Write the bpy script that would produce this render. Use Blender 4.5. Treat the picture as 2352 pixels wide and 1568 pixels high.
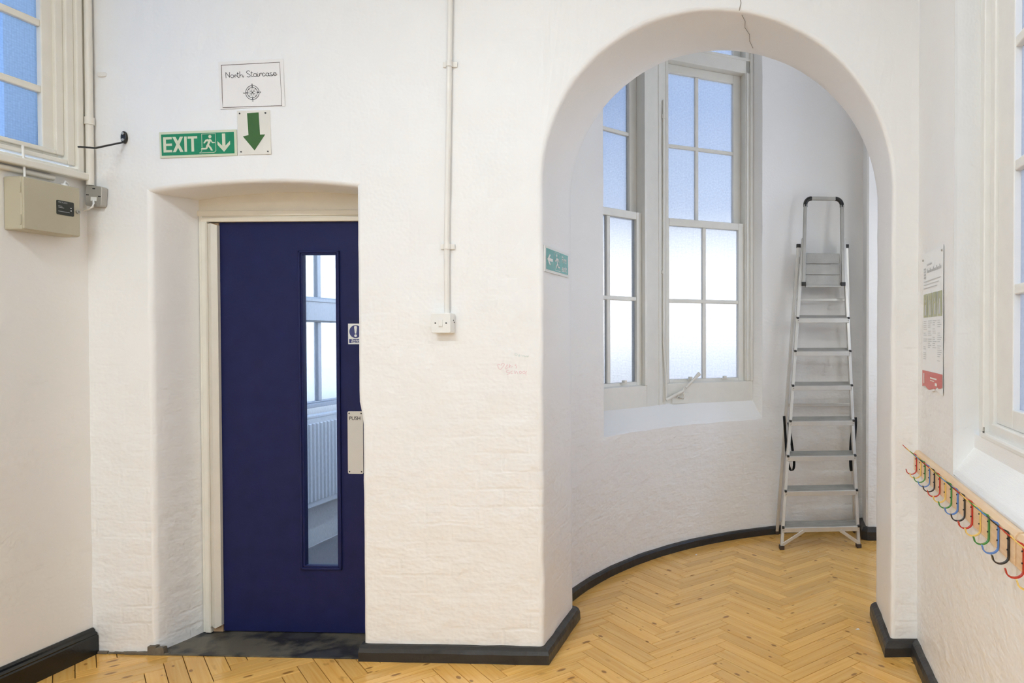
import bpy, bmesh, math, random
from mathutils import Vector, Matrix, noise

for o in list(bpy.data.objects):
    bpy.data.objects.remove(o, do_unlink=True)
S = bpy.context.scene
COL = S.collection
R = math.radians
random.seed(7)

# ------------------------------------------------------------------ camera
FPX, CX, EYE = 1675.0, 1700.0, 1.45
YAW, PITCH = R(2.5), R(0.9)
CY = 768 + FPX * math.tan(PITCH)
cd = bpy.data.cameras.new('camera')
cd.sensor_fit = 'HORIZONTAL'
cd.sensor_width = 36.0
cd.lens = 36.0 * FPX / 2352.0
cd.shift_x = -(CX - 1176) / 2352.0
cd.shift_y = (CY - 784) / 2352.0
cd.clip_start = 0.05
cam = bpy.data.objects.new('camera', cd)
cam.location = (0, 0, EYE)
cam.rotation_euler = (R(90) - PITCH, 0, YAW)
COL.objects.link(cam)
S.camera = cam

# ------------------------------------------------------------------ sky
W = bpy.data.worlds.new('sky')
S.world = W
W.use_nodes = True
nt = W.node_tree
nt.nodes.clear()
tc = nt.nodes.new('ShaderNodeTexCoord')
sp = nt.nodes.new('ShaderNodeSeparateXYZ')
mr = nt.nodes.new('ShaderNodeMapRange')
mr.inputs['From Min'].default_value = -0.2
mr.inputs['From Max'].default_value = 0.8
rp = nt.nodes.new('ShaderNodeValToRGB')
els = rp.color_ramp.elements
SKY = [(0.0, (.60, .67, .78)), (0.16, (1.15, 1.25, 1.42)), (0.21, (1.72, 1.76, 1.80)), (0.29, (1.70, 1.75, 1.80)),
       (0.37, (.62, .77, 1.08)), (0.50, (.33, .50, .88)), (1.0, (.31, .47, .82))]
els[0].position = SKY[0][0]; els[0].color = (*SKY[0][1], 1)
els[1].position = SKY[-1][0]; els[1].color = (*SKY[-1][1], 1)
for p_, c_ in SKY[1:-1]:
    e_ = els.new(p_); e_.color = (*c_, 1)
bg = nt.nodes.new('ShaderNodeBackground')
bg.inputs['Strength'].default_value = 3.6
ow = nt.nodes.new('ShaderNodeOutputWorld')
L_ = nt.links.new
L_(tc.outputs['Generated'], sp.inputs[0]); L_(sp.outputs['Z'], mr.inputs['Value'])
L_(mr.outputs[0], rp.inputs[0]); L_(rp.outputs[0], bg.inputs['Color']); L_(bg.outputs[0], ow.inputs['Surface'])

# ------------------------------------------------------------------ exposure
S.view_settings.view_transform = 'Standard'
S.view_settings.look = 'None'
S.view_settings.gamma = 1.0
S.view_settings.exposure = 0.10
S.view_settings.use_curve_mapping = False
LAMP = (0.83, 0.93, 1.0)          # daylight tubes
LAMPS = [((-0.15, 1.2, 3.58), 14.0), ((-2.0, 0.4, 3.58), 49.0), ((-1.1, -3.8, 3.58), 132.0)]  # second one, at the left, is added to lift the right wall
C_ = S.cycles
C_.max_bounces = 7; C_.diffuse_bounces = 5; C_.glossy_bounces = 3; C_.transmission_bounces = 3; C_.transparent_max_bounces = 8
C_.use_adaptive_sampling = True; C_.adaptive_threshold = .08; C_.adaptive_min_samples = 10; C_.use_light_tree = False; C_.use_denoising = True
C_.caustics_reflective = False; C_.caustics_refractive = False
CEIL = 3.72

# ================================================================== helpers
def ray(x, y):
    r, d = (x - CX) / FPX, (y - CY) / FPX
    cp, s_p = math.cos(PITCH), math.sin(PITCH)
    v = Vector((r, cp - s_p * d, -s_p - cp * d))
    c, s = math.cos(YAW), math.sin(YAW)
    return Vector((c * v.x - s * v.y, s * v.x + c * v.y, v.z))
def at_y(x, y, Y):
    v = ray(x, y); t = Y / v.y
    return Vector((v.x * t, Y, EYE + v.z * t))
def at_x(x, y, X):
    v = ray(x, y); t = X / v.x
    return Vector((X, v.y * t, EYE + v.z * t))

class MB:
    def __init__(s):
        s.v, s.f, s.uv, s.sm = [], [], [], []
    def add(s, vs, fs, uvs=None, smooth=False):
        b = len(s.v)
        s.v += [tuple(p) for p in vs]
        for i, f in enumerate(fs):
            s.f.append(tuple(b + k for k in f))
            s.uv.append([uvs[k] for k in f] if uvs else None)
            s.sm.append(smooth)
        return s
    def quad(s, a, b, c, d, uv=None):
        return s.add([a, b, c, d], [(0, 1, 2, 3)], uv)
    def box(s, x0, x1, y0, y1, z0, z1):
        vs = [(x, y, z) for z in (z0, z1) for y in (y0, y1) for x in (x0, x1)]
        return s.add(vs, [(0, 2, 3, 1), (4, 5, 7, 6), (0, 1, 5, 4), (1, 3, 7, 5), (3, 2, 6, 7), (2, 0, 4, 6)])
    def prism(s, poly, y0, y1):
        """polygon in x,z (counter-clockwise seen from -y), extruded y0 -> y1"""
        n = len(poly)
        vs = [(x, y0, z) for x, z in poly] + [(x, y1, z) for x, z in poly]
        fs = [tuple(range(n)), tuple(range(2 * n - 1, n - 1, -1))]
        for i in range(n):
            j = (i + 1) % n
            fs.append((i, i + n, j + n, j))
        return s.add(vs, fs)
    def cyl(s, p0, p1, r, n=16, r1=None):
        return s.tube([p0, p1], [r, r if r1 is None else r1], n, caps=True)
    def tube(s, path, r, n=10, caps=True):
        path = [Vector(p) for p in path]
        rs = r if isinstance(r, (list, tuple)) else [r] * len(path)
        vs, up = [], None
        for i, p in enumerate(path):
            t = (path[min(i + 1, len(path) - 1)] - path[max(i - 1, 0)]).normalized()
            if up is None:
                up = Vector((0, 0, 1)) if abs(t.z) < .9 else Vector((1, 0, 0))
            a = t.cross(up).normalized(); b = t.cross(a).normalized()
            up = -b if False else b.cross(t).cross(t) * -1 if False else up
            for k in range(n):
                w = 2 * math.pi * k / n
                vs.append(p + (a * math.cos(w) + b * math.sin(w)) * rs[i])
        fs = []
        for i in range(len(path) - 1):
            for k in range(n):
                k2 = (k + 1) % n
                fs.append((i * n + k, i * n + k2, (i + 1) * n + k2, (i + 1) * n + k))
        s.add(vs, fs, smooth=True)
        if caps:
            m = len(path) - 1
            s.add(vs[:n], [tuple(range(n))]); s.add(vs[m * n:], [tuple(range(n - 1, -1, -1))])
        return s
    def sweep(s, prof, frames, smooth=False, caps=True):
        """prof: (out, up) list; frames: list of (origin, out_dir) ; up is z"""
        n = len(prof); vs = []
        for o, d in frames:
            o = Vector(o); d = Vector(d)
            vs += [o + d * a + Vector((0, 0, b)) for a, b in prof]
        fs = []
        for i in range(len(frames) - 1):
            for k in range(n - 1):
                fs.append((i * n + k, i * n + k + 1, (i + 1) * n + k + 1, (i + 1) * n + k))
        s.add(vs, fs, smooth=smooth)
        if caps:
            m = len(frames) - 1
            s.add(vs[:n], [tuple(range(n))]); s.add(vs[m * n:], [tuple(range(n - 1, -1, -1))])
        return s
    def strip(s, path, w, axis, th=.002):
        """flat bar along path (list of points); axis = width direction; th thickness"""
        path = [Vector(p) for p in path]; ax = Vector(axis).normalized() * w / 2
        vs = []
        for i, p in enumerate(path):
            t = (path[min(i + 1, len(path) - 1)] - path[max(i - 1, 0)]).normalized()
            nn = t.cross(ax).normalized() * th / 2
            vs += [p - ax - nn, p + ax - nn, p + ax + nn, p - ax + nn]
        fs = [(0, 1, 2, 3)]
        for i in range(len(path) - 1):
            a, b = i * 4, i * 4 + 4
            for k in range(4):
                k2 = (k + 1) % 4
                fs.append((a + k, b + k, b + k2, a + k2))
        e = (len(path) - 1) * 4
        fs.append((e + 3, e + 2, e + 1, e))
        return s.add(vs, fs)
    def ribbon(s, pts, w, y=0.0):
        """ink line in local x,z at depth y"""
        P = [Vector((a, b)) for a, b in pts]
        vs = []
        for i, p in enumerate(P):
            t = P[min(i + 1, len(P) - 1)] - P[max(i - 1, 0)]
            if t.length < 1e-9: t = Vector((1, 0))
            t.normalize(); nn = Vector((-t.y, t.x)) * w / 2
            vs += [(p.x + nn.x, y, p.y + nn.y), (p.x - nn.x, y, p.y - nn.y)]
        fs = [(2 * i, 2 * i + 1, 2 * i + 3, 2 * i + 2) for i in range(len(P) - 1)]
        return s.add(vs, fs)
    def disc(s, cx, cz, r, y=0.0, n=20, r0=0):
        if r0 <= 0:
            return s.add([(cx + r * math.cos(2 * math.pi * k / n), y, cz + r * math.sin(2 * math.pi * k / n)) for k in range(n)], [tuple(range(n))])
        pts = [(cx + (r + r0) / 2 * math.cos(2 * math.pi * k / n), cz + (r + r0) / 2 * math.sin(2 * math.pi * k / n)) for k in range(n + 1)]
        return s.ribbon(pts, r - r0, y)
    def poly(s, pts, y=0.0):
        return s.add([(a, y, b) for a, b in pts], [tuple(range(len(pts)))])
    def merge(s, o, f=lambda p: p):
        b = len(s.v)
        s.v += [tuple(f(Vector(p))) for p in o.v]
        s.f += [tuple(b + k for k in q) for q in o.f]; s.uv += o.uv; s.sm += o.sm
        return s

MATS = {}
def build(name, mb, mat, parent=None, loc=None, rotz=0, bevel=0, seg=2, wobble=None, weld=False):
    vs = mb.v if wobble is None else [tuple(wobble(Vector(p))) for p in mb.v]
    me = bpy.data.meshes.new(name)
    me.from_pydata(vs, [], mb.f)
    if any(u is not None for u in mb.uv):
        ul = me.uv_layers.new(name='UVMap')
        for p, u in zip(me.polygons, mb.uv):
            for k, li in enumerate(p.loop_indices):
                ul.data[li].uv = u[k] if u else (0, 0)
    me.polygons.foreach_set('use_smooth', mb.sm)
    if weld:
        bm = bmesh.new(); bm.from_mesh(me); bmesh.ops.remove_doubles(bm, verts=bm.verts, dist=1e-5); bm.to_mesh(me); bm.free()
    me.update()
    o = bpy.data.objects.new(name, me)
    me.materials.append(MATS[mat] if isinstance(mat, str) else mat)
    COL.objects.link(o)
    if parent: o.parent = parent
    if loc is not None: o.location = loc
    o.rotation_euler.z = rotz
    if bevel:
        m = o.modifiers.new('bevel', 'BEVEL'); m.width = bevel; m.segments = seg; m.limit_method = 'ANGLE'; m.angle_limit = R(40)
    return o
def tag(o, label, cat=None, group=None, kind=None):
    if label: o['label'] = label
    if cat: o['category'] = cat
    if group: o['group'] = group
    if kind: o['kind'] = kind
    return o
def thing(name, label, cat, loc=(0, 0, 0), rotz=0, group=None, kind=None, tilt=0):
    o = bpy.data.objects.new(name, None)
    o.empty_display_size = .05
    COL.objects.link(o)
    o.location = loc
    o.rotation_euler = (0, tilt, rotz)
    return tag(o, label, cat, group, kind)
def struct(name, mb, mat, label, wobble=None, bevel=0, **k):
    return tag(build(name, mb, mat, bevel=bevel, wobble=wobble, **k), label, None, None, 'structure')
def text_mb(txt, size, x=0, z=0, y=0, align='LEFT', sx=1.0, bold=0.0):
    cu = bpy.data.curves.new('text', 'FONT')
    cu.body = txt; cu.size = size; cu.align_x = align; cu.offset = bold; cu.resolution_u = 4
    ob = bpy.data.objects.new('text', cu); COL.objects.link(ob)
    bpy.context.view_layer.update()
    me = bpy.data.meshes.new_from_object(ob)
    mb = MB().add([(x + v.co.x * sx, y, z + v.co.y) for v in me.vertices], [tuple(p.vertices) for p in me.polygons])
    bpy.data.objects.remove(ob, do_unlink=True); bpy.data.curves.remove(cu); bpy.data.meshes.remove(me)
    return mb

# ================================================================== materials
def new_mat(name):
    m = bpy.data.materials.new(name); m.use_nodes = True
    MATS[name] = m
    n = m.node_tree.nodes
    return m, m.node_tree, n['Principled BSDF']
def N(t, kind, **k):
    n = t.nodes.new(kind)
    for a, b in k.items(): setattr(n, a, b)
    return n
def plain(name, col, rough=.5, metal=0, spec=.5, var=.06, bump=0, bscale=60, coat=0):
    """a colour with faint procedural mottling and relief"""
    m, t, b = new_mat(name)
    b.inputs['Roughness'].default_value = rough; b.inputs['Metallic'].default_value = metal
    b.inputs['Specular IOR Level'].default_value = spec
    b.inputs['Coat Weight'].default_value = coat
    tc = N(t, 'ShaderNodeTexCoord'); nz = N(t, 'ShaderNodeTexNoise'); nz.inputs['Scale'].default_value = 12
    nz.inputs['Detail'].default_value = 4
    mx = N(t, 'ShaderNodeMixRGB')
    mx.inputs[1].default_value = (*[c * (1 - var) for c in col], 1)
    mx.inputs[2].default_value = (*[min(1, c * (1 + var)) for c in col], 1)
    t.links.new(tc.outputs['Object'], nz.inputs['Vector'])
    t.links.new(nz.outputs['Fac'], mx.inputs[0]); t.links.new(mx.outputs[0], b.inputs['Base Color'])
    if bump:
        n2 = N(t, 'ShaderNodeTexNoise'); n2.inputs['Scale'].default_value = bscale; n2.inputs['Detail'].default_value = 3
        bp = N(t, 'ShaderNodeBump'); bp.inputs['Strength'].default_value = 1; bp.inputs['Distance'].default_value = bump
        t.links.new(tc.outputs['Object'], n2.inputs['Vector']); t.links.new(n2.outputs['Fac'], bp.inputs['Height'])
        t.links.new(bp.outputs[0], b.inputs['Normal'])
    return m
def masonry(name, col, brick=1.0, rough=.42, blur=.55):
    """thick gloss-ish paint over old brickwork: uneven courses that fade in and out, blobs and brush relief"""
    m, t, b = new_mat(name)
    b.inputs['Roughness'].default_value = rough; b.inputs['Specular IOR Level'].default_value = .35
    uv = N(t, 'ShaderNodeUVMap'); tc = N(t, 'ShaderNodeTexCoord')
    wn = N(t, 'ShaderNodeTexNoise'); wn.inputs['Scale'].default_value = 6; wn.inputs['Detail'].default_value = 2
    t.links.new(uv.outputs[0], wn.inputs['Vector'])
    wm = N(t, 'ShaderNodeVectorMath', operation='MULTIPLY_ADD'); wm.inputs[1].default_value = (.03, .03, 0)
    t.links.new(wn.outputs['Color'], wm.inputs[0]); t.links.new(uv.outputs[0], wm.inputs[2])
    bt = N(t, 'ShaderNodeTexBrick'); bt.inputs['Scale'].default_value = 1
    bt.inputs['Brick Width'].default_value = .235; bt.inputs['Row Height'].default_value = .078
    bt.inputs['Mortar Size'].default_value = .011; bt.inputs['Mortar Smooth'].default_value = 1.0
    bt.inputs['Color1'].default_value = (1, 1, 1, 1); bt.inputs['Color2'].default_value = (.75, .75, .75, 1); bt.inputs['Mortar'].default_value = (0, 0, 0, 1)
    t.links.new(wm.outputs[0], bt.inputs['Vector'])
    # only parts of the wall show the courses, mostly the lower half
    mk = N(t, 'ShaderNodeTexNoise'); mk.inputs['Scale'].default_value = 2.2; mk.inputs['Detail'].default_value = 2
    t.links.new(uv.outputs[0], mk.inputs['Vector'])
    mr = N(t, 'ShaderNodeMapRange'); mr.inputs['From Min'].default_value = .42; mr.inputs['From Max'].default_value = .7
    t.links.new(mk.outputs['Fac'], mr.inputs[0])
    sx = N(t, 'ShaderNodeSeparateXYZ'); t.links.new(uv.outputs[0], sx.inputs[0])
    low = N(t, 'ShaderNodeMapRange'); low.inputs['From Min'].default_value = 1.9; low.inputs['From Max'].default_value = .7
    low.inputs['To Min'].default_value = .12; low.inputs['To Max'].default_value = 1
    t.links.new(sx.outputs['Y'], low.inputs[0])
    mu = N(t, 'ShaderNodeMath', operation='MULTIPLY'); t.links.new(mr.outputs[0], mu.inputs[0]); t.links.new(low.outputs[0], mu.inputs[1])
    m2 = N(t, 'ShaderNodeMath', operation='MULTIPLY'); t.links.new(mu.outputs[0], m2.inputs[0]); t.links.new(bt.outputs['Color'], m2.inputs[1])
    b1 = N(t, 'ShaderNodeBump'); b1.inputs['Strength'].default_value = .9 * brick; b1.inputs['Distance'].default_value = .0045
    t.links.new(m2.outputs[0], b1.inputs['Height'])
    n1 = N(t, 'ShaderNodeTexNoise'); n1.inputs['Scale'].default_value = 15; n1.inputs['Detail'].default_value = 2.5; n1.inputs['Roughness'].default_value = .55
    mp = N(t, 'ShaderNodeMapping'); mp.inputs['Scale'].default_value = (.75, 1.25, 1)
    t.links.new(uv.outputs[0], mp.inputs[0]); t.links.new(mp.outputs[0], n1.inputs['Vector'])
    mm = N(t, 'ShaderNodeMath', operation='MULTIPLY'); t.links.new(n1.outputs['Fac'], mm.inputs[0]); t.links.new(low.outputs[0], mm.inputs[1])
    b2 = N(t, 'ShaderNodeBump'); b2.inputs['Strength'].default_value = .8; b2.inputs['Distance'].default_value = .009 * blur
    t.links.new(mm.outputs[0], b2.inputs['Height']); t.links.new(b1.outputs[0], b2.inputs['Normal'])
    n3 = N(t, 'ShaderNodeTexNoise'); n3.inputs['Scale'].default_value = 70; n3.inputs['Detail'].default_value = 0
    t.links.new(uv.outputs[0], n3.inputs['Vector'])
    b3 = N(t, 'ShaderNodeBump'); b3.inputs['Strength'].default_value = .5; b3.inputs['Distance'].default_value = .0012
    t.links.new(n3.outputs['Fac'], b3.inputs['Height']); t.links.new(b2.outputs[0], b3.inputs['Normal'])
    t.links.new(b3.outputs[0], b.inputs['Normal'])
    # colour: off-white with faint grime in the hollows of the worn lower band
    cn = N(t, 'ShaderNodeTexNoise'); cn.inputs['Scale'].default_value = 3.5; cn.inputs['Detail'].default_value = 2
    t.links.new(tc.outputs['Object'], cn.inputs['Vector'])
    mx = N(t, 'ShaderNodeMixRGB'); mx.inputs[1].default_value = (*[c * .965 for c in col], 1); mx.inputs[2].default_value = (*col, 1)
    t.links.new(cn.outputs['Fac'], mx.inputs[0])
    g = N(t, 'ShaderNodeTexNoise'); g.inputs['Scale'].default_value = 14; g.inputs['Detail'].default_value = 3; g.inputs['Roughness'].default_value = .7
    gm = N(t, 'ShaderNodeMapping'); gm.inputs['Scale'].default_value = (.5, 2.2, 1)
    t.links.new(uv.outputs[0], gm.inputs[0]); t.links.new(gm.outputs[0], g.inputs['Vector'])
    gr = N(t, 'ShaderNodeMapRange'); gr.inputs['From Min'].default_value = .60; gr.inputs['From Max'].default_value = .78; gr.inputs['To Max'].default_value = .30
    t.links.new(g.outputs['Fac'], gr.inputs[0])
    gl = N(t, 'ShaderNodeMath', operation='MULTIPLY'); t.links.new(gr.outputs[0], gl.inputs[0]); t.links.new(mu.outputs[0], gl.inputs[1])
    m4 = N(t, 'ShaderNodeMixRGB'); m4.inputs[2].default_value = (.46, .42, .36, 1)
    t.links.new(gl.outputs[0], m4.inputs[0]); t.links.new(mx.outputs[0], m4.inputs[1])
    t.links.new(m4.outputs[0], b.inputs['Base Color'])
    return m
PAINT = (.90, .892, .878)
masonry('wall_paint', PAINT, brick=.40, blur=1.0)
masonry('right_paint', PAINT, brick=.15, blur=1.0)
masonry('wall_smooth', (.87, .845, .805), brick=.05, blur=.08, rough=.4)
masonry('round_paint', (.90, .892, .875), brick=.3, blur=1.3)
plain('ceiling_paint', (.86, .84, .80), .7, bump=.001)
plain('wood_paint', (.80, .765, .68), .35, bump=.0006, bscale=40)
plain('sash_paint', (.80, .785, .73), .35, bump=.0006, bscale=40)
plain('sash_white', (.80, .785, .75), .3, bump=.0006, bscale=40)
plain('frame_beige', (.82, .75, .62), .35, bump=.0006, bscale=40)
plain('guard_plastic', (.70, .655, .575), .3)
plain('bare_wood', (.50, .33, .19), .6)
plain('black_skirting', (.030, .028, .026), .38, bump=.003, bscale=25, var=.3)
plain('skirting_gloss', (.012, .013, .012), .25, bump=.001, var=.3)
plain('white_plastic', (.84, .83, .80), .3)
plain('conduit_paint', (.84, .81, .76), .35)
plain('corner_pipe_paint', (.78, .74, .66), .35)
plain('black_metal', (.018, .016, .014), .3, bump=.001, var=.4)
plain('box_beige', (.50, .455, .335), .42, var=.03)
plain('galvanised', (.46, .44, .40), .35, metal=.5, var=.2)
plain('dark_print', (.028, .032, .028), .35)
plain('ink_black', (.03, .027, .025), .6)
plain('ink_brown', (.16, .115, .09), .6)
plain('ink_grey', (.42, .42, .43), .7)
plain('ink_pale', (.60, .61, .61), .7)
plain('ink_pink', (.83, .56, .60), .6)
plain('ink_mint', (.66, .74, .70), .6)
plain('ink_white', (.83, .83, .80), .6)
plain('led_white', (.95, .95, .95), .3)
plain('paper', (.86, .83, .80), .6, var=.02)
plain('poster_paper', (.88, .89, .89), .35, var=.02)
plain('poster_red', (.62, .10, .085), .35)
plain('poster_olive', (.42, .43, .24), .4, var=.35)
plain('sign_glow', (.66, .68, .50), .45)
plain('sign_green', (.010, .24, .10), .35, var=.15)
plain('sign_teal', (.03, .31, .27), .22, var=.1)
plain('sign_cream', (.78, .74, .66), .45)
plain('arrow_green', (.045, .13, .018), .4)
plain('sign_blue', (.045, .055, .20), .4)
plain('door_blue', (.0125, .0165, .080), .45, bump=.0006, bscale=90, var=.2, spec=.25)
plain('plate_white', (.66, .63, .58), .3)
plain('aluminium', (.62, .60, .56), .33, metal=.55, var=.12, bump=.0004, bscale=80)
plain('aluminium_worn', (.40, .385, .35), .45, metal=.4, var=.25, bump=.0008, bscale=120)
plain('black_plastic', (.014, .013, .012), .45)
plain('brown_rubber', (.05, .03, .02), .6)
plain('webbing', (.010, .010, .010), .8)
plain('hook_red', (.55, .035, .015), .3, coat=.4)
plain('hook_yellow', (.85, .60, .16), .3, coat=.4)
plain('hook_green', (.05, .27, .05), .3, coat=.4)
plain('hook_blue', (.10, .24, .60), .3, coat=.4)
plain('hook_black', (.025, .02, .018), .3, coat=.4)
plain('radiator_paint', (.72, .73, .74), .35)
plain('stair_floor', (.20, .20, .21), .5, bump=.001)
plain('crack', (.30, .26, .22), .9)
plain('rubble', (.16, .135, .10), .9, bump=.006, bscale=40, var=.4)
plain('lamp_body', (.8, .8, .78), .4)

# pine rail
def pine(name, c1, c2, rough, knots=True, per_object=True):
    m, t, b = new_mat(name)
    b.inputs['Roughness'].default_value = rough
    b.inputs['Specular IOR Level'].default_value = .5
    uv = N(t, 'ShaderNodeUVMap'); oi = N(t, 'ShaderNodeObjectInfo'); ge = N(t, 'ShaderNodeNewGeometry')
    ad = N(t, 'ShaderNodeMath', operation='ADD')
    t.links.new(oi.outputs['Random'], ad.inputs[0]); t.links.new(ge.outputs['Random Per Island'], ad.inputs[1])
    fr = N(t, 'ShaderNodeMath', operation='FRACT'); t.links.new(ad.outputs[0], fr.inputs[0])
    sc = N(t, 'ShaderNodeVectorMath', operation='SCALE'); sc.inputs[0].default_value = (37.0, 91.0, 13.0)
    t.links.new(fr.outputs[0], sc.inputs['Scale'])
    va = N(t, 'ShaderNodeVectorMath', operation='ADD'); t.links.new(uv.outputs[0], va.inputs[0]); t.links.new(sc.outputs[0], va.inputs[1])
    mp = N(t, 'ShaderNodeMapping'); mp.inputs['Scale'].default_value = (2.2, 60, 1); t.links.new(va.outputs[0], mp.inputs[0])
    g = N(t, 'ShaderNodeTexNoise'); g.inputs['Scale'].default_value = 1.0; g.inputs['Detail'].default_value = 5; g.inputs['Distortion'].default_value = .6
    t.links.new(mp.outputs[0], g.inputs['Vector'])
    mx = N(t, 'ShaderNodeMixRGB'); mx.inputs[1].default_value = (*c1, 1); mx.inputs[2].default_value = (*c2, 1)
    mrg = N(t, 'ShaderNodeMapRange'); mrg.inputs['From Min'].default_value = .3; mrg.inputs['From Max'].default_value = .75
    t.links.new(g.outputs['Fac'], mrg.inputs[0]); t.links.new(mrg.outputs[0], mx.inputs[0])
    # board to board tone
    hs = N(t, 'ShaderNodeHueSaturation')
    vr = N(t, 'ShaderNodeMapRange'); vr.inputs['To Min'].default_value = .90; vr.inputs['To Max'].default_value = 1.09
    t.links.new(fr.outputs[0], vr.inputs[0]); t.links.new(vr.outputs[0], hs.inputs['Value']); t.links.new(mx.outputs[0], hs.inputs['Color'])
    out = hs.outputs[0]
    if knots:
        mk = N(t, 'ShaderNodeMapping'); mk.inputs['Scale'].default_value = (7.0, 15.0, 1); t.links.new(va.outputs[0], mk.inputs[0])
        vo = N(t, 'ShaderNodeTexVoronoi'); vo.voronoi_dimensions = '2D'; vo.inputs['Scale'].default_value = 1.0
        t.links.new(mk.outputs[0], vo.inputs['Vector'])
        cs = N(t, 'ShaderNodeSeparateXYZ'); t.links.new(vo.outputs['Color'], cs.inputs[0])
        rr = N(t, 'ShaderNodeMapRange'); rr.inputs['From Min'].default_value = .62; rr.inputs['From Max'].default_value = 1.0; rr.inputs['To Min'].default_value = .0; rr.inputs['To Max'].default_value = .17
        t.links.new(cs.outputs['X'], rr.inputs[0])
        dn = N(t, 'ShaderNodeMath', operation='SUBTRACT'); t.links.new(rr.outputs[0], dn.inputs[0]); t.links.new(vo.outputs['Distance'], dn.inputs[1])
        kf = N(t, 'ShaderNodeMapRange'); kf.inputs['From Min'].default_value = -.01; kf.inputs['From Max'].default_value = .05; kf.inputs['To Max'].default_value = .85
        t.links.new(dn.outputs[0], kf.inputs[0])
        m3 = N(t, 'ShaderNodeMixRGB'); m3.inputs[2].default_value = (.25, .105, .018, 1)
        t.links.new(kf.outputs[0], m3.inputs[0]); t.links.new(out, m3.inputs[1]); out = m3.outputs[0]
        # resin smudges
        sm = N(t, 'ShaderNodeTexNoise'); sm.inputs['Scale'].default_value = 1; sm.inputs['Detail'].default_value = 2
        ms = N(t, 'ShaderNodeMapping'); ms.inputs['Scale'].default_value = (9, 30, 1); t.links.new(va.outputs[0], ms.inputs[0]); t.links.new(ms.outputs[0], sm.inputs['Vector'])
        sf = N(t, 'ShaderNodeMapRange'); sf.inputs['From Min'].default_value = .66; sf.inputs['From Max'].default_value = .78; sf.inputs['To Max'].default_value = .55
        t.links.new(sm.outputs['Fac'], sf.inputs[0])
        m5 = N(t, 'ShaderNodeMixRGB'); m5.inputs[2].default_value = (.33, .16, .03, 1)
        t.links.new(sf.outputs[0], m5.inputs[0]); t.links.new(out, m5.inputs[1]); out = m5.outputs[0]
    t.links.new(out, b.inputs['Base Color'])
    bp = N(t, 'ShaderNodeBump'); bp.inputs['Distance'].default_value = .0004; bp.inputs['Strength'].default_value = .6
    t.links.new(g.outputs['Fac'], bp.inputs['Height']); t.links.new(bp.outputs[0], b.inputs['Normal'])
    return m
pine('floor_pine', (.75, .39, .085), (.88, .53, .16), .16)
pine('rail_pine', (.72, .48, .27), (.84, .63, .41), .35, knots=False)
plain('floor_gap', (.13, .058, .007), .7)

# dark painted concrete threshold with a worn khaki patch
m, t, b = new_mat('threshold')
b.inputs['Roughness'].default_value = .45
tcn = N(t, 'ShaderNodeTexCoord'); nz = N(t, 'ShaderNodeTexNoise'); nz.inputs['Scale'].default_value = 3.2; nz.inputs['Detail'].default_value = 6; nz.inputs['Roughness'].default_value = .62
t.links.new(tcn.outputs['Object'], nz.inputs['Vector'])
rpn = N(t, 'ShaderNodeValToRGB'); rpn.color_ramp.elements[0].position = .47; rpn.color_ramp.elements[0].color = (.020, .020, .021, 1)
rpn.color_ramp.elements[1].position = .56; rpn.color_ramp.elements[1].color = (.13, .115, .085, 1)
e_ = rpn.color_ramp.elements.new(.40); e_.color = (.055, .053, .052, 1)
t.links.new(nz.outputs['Fac'], rpn.inputs[0]); t.links.new(rpn.outputs[0], b.inputs['Base Color'])

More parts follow.
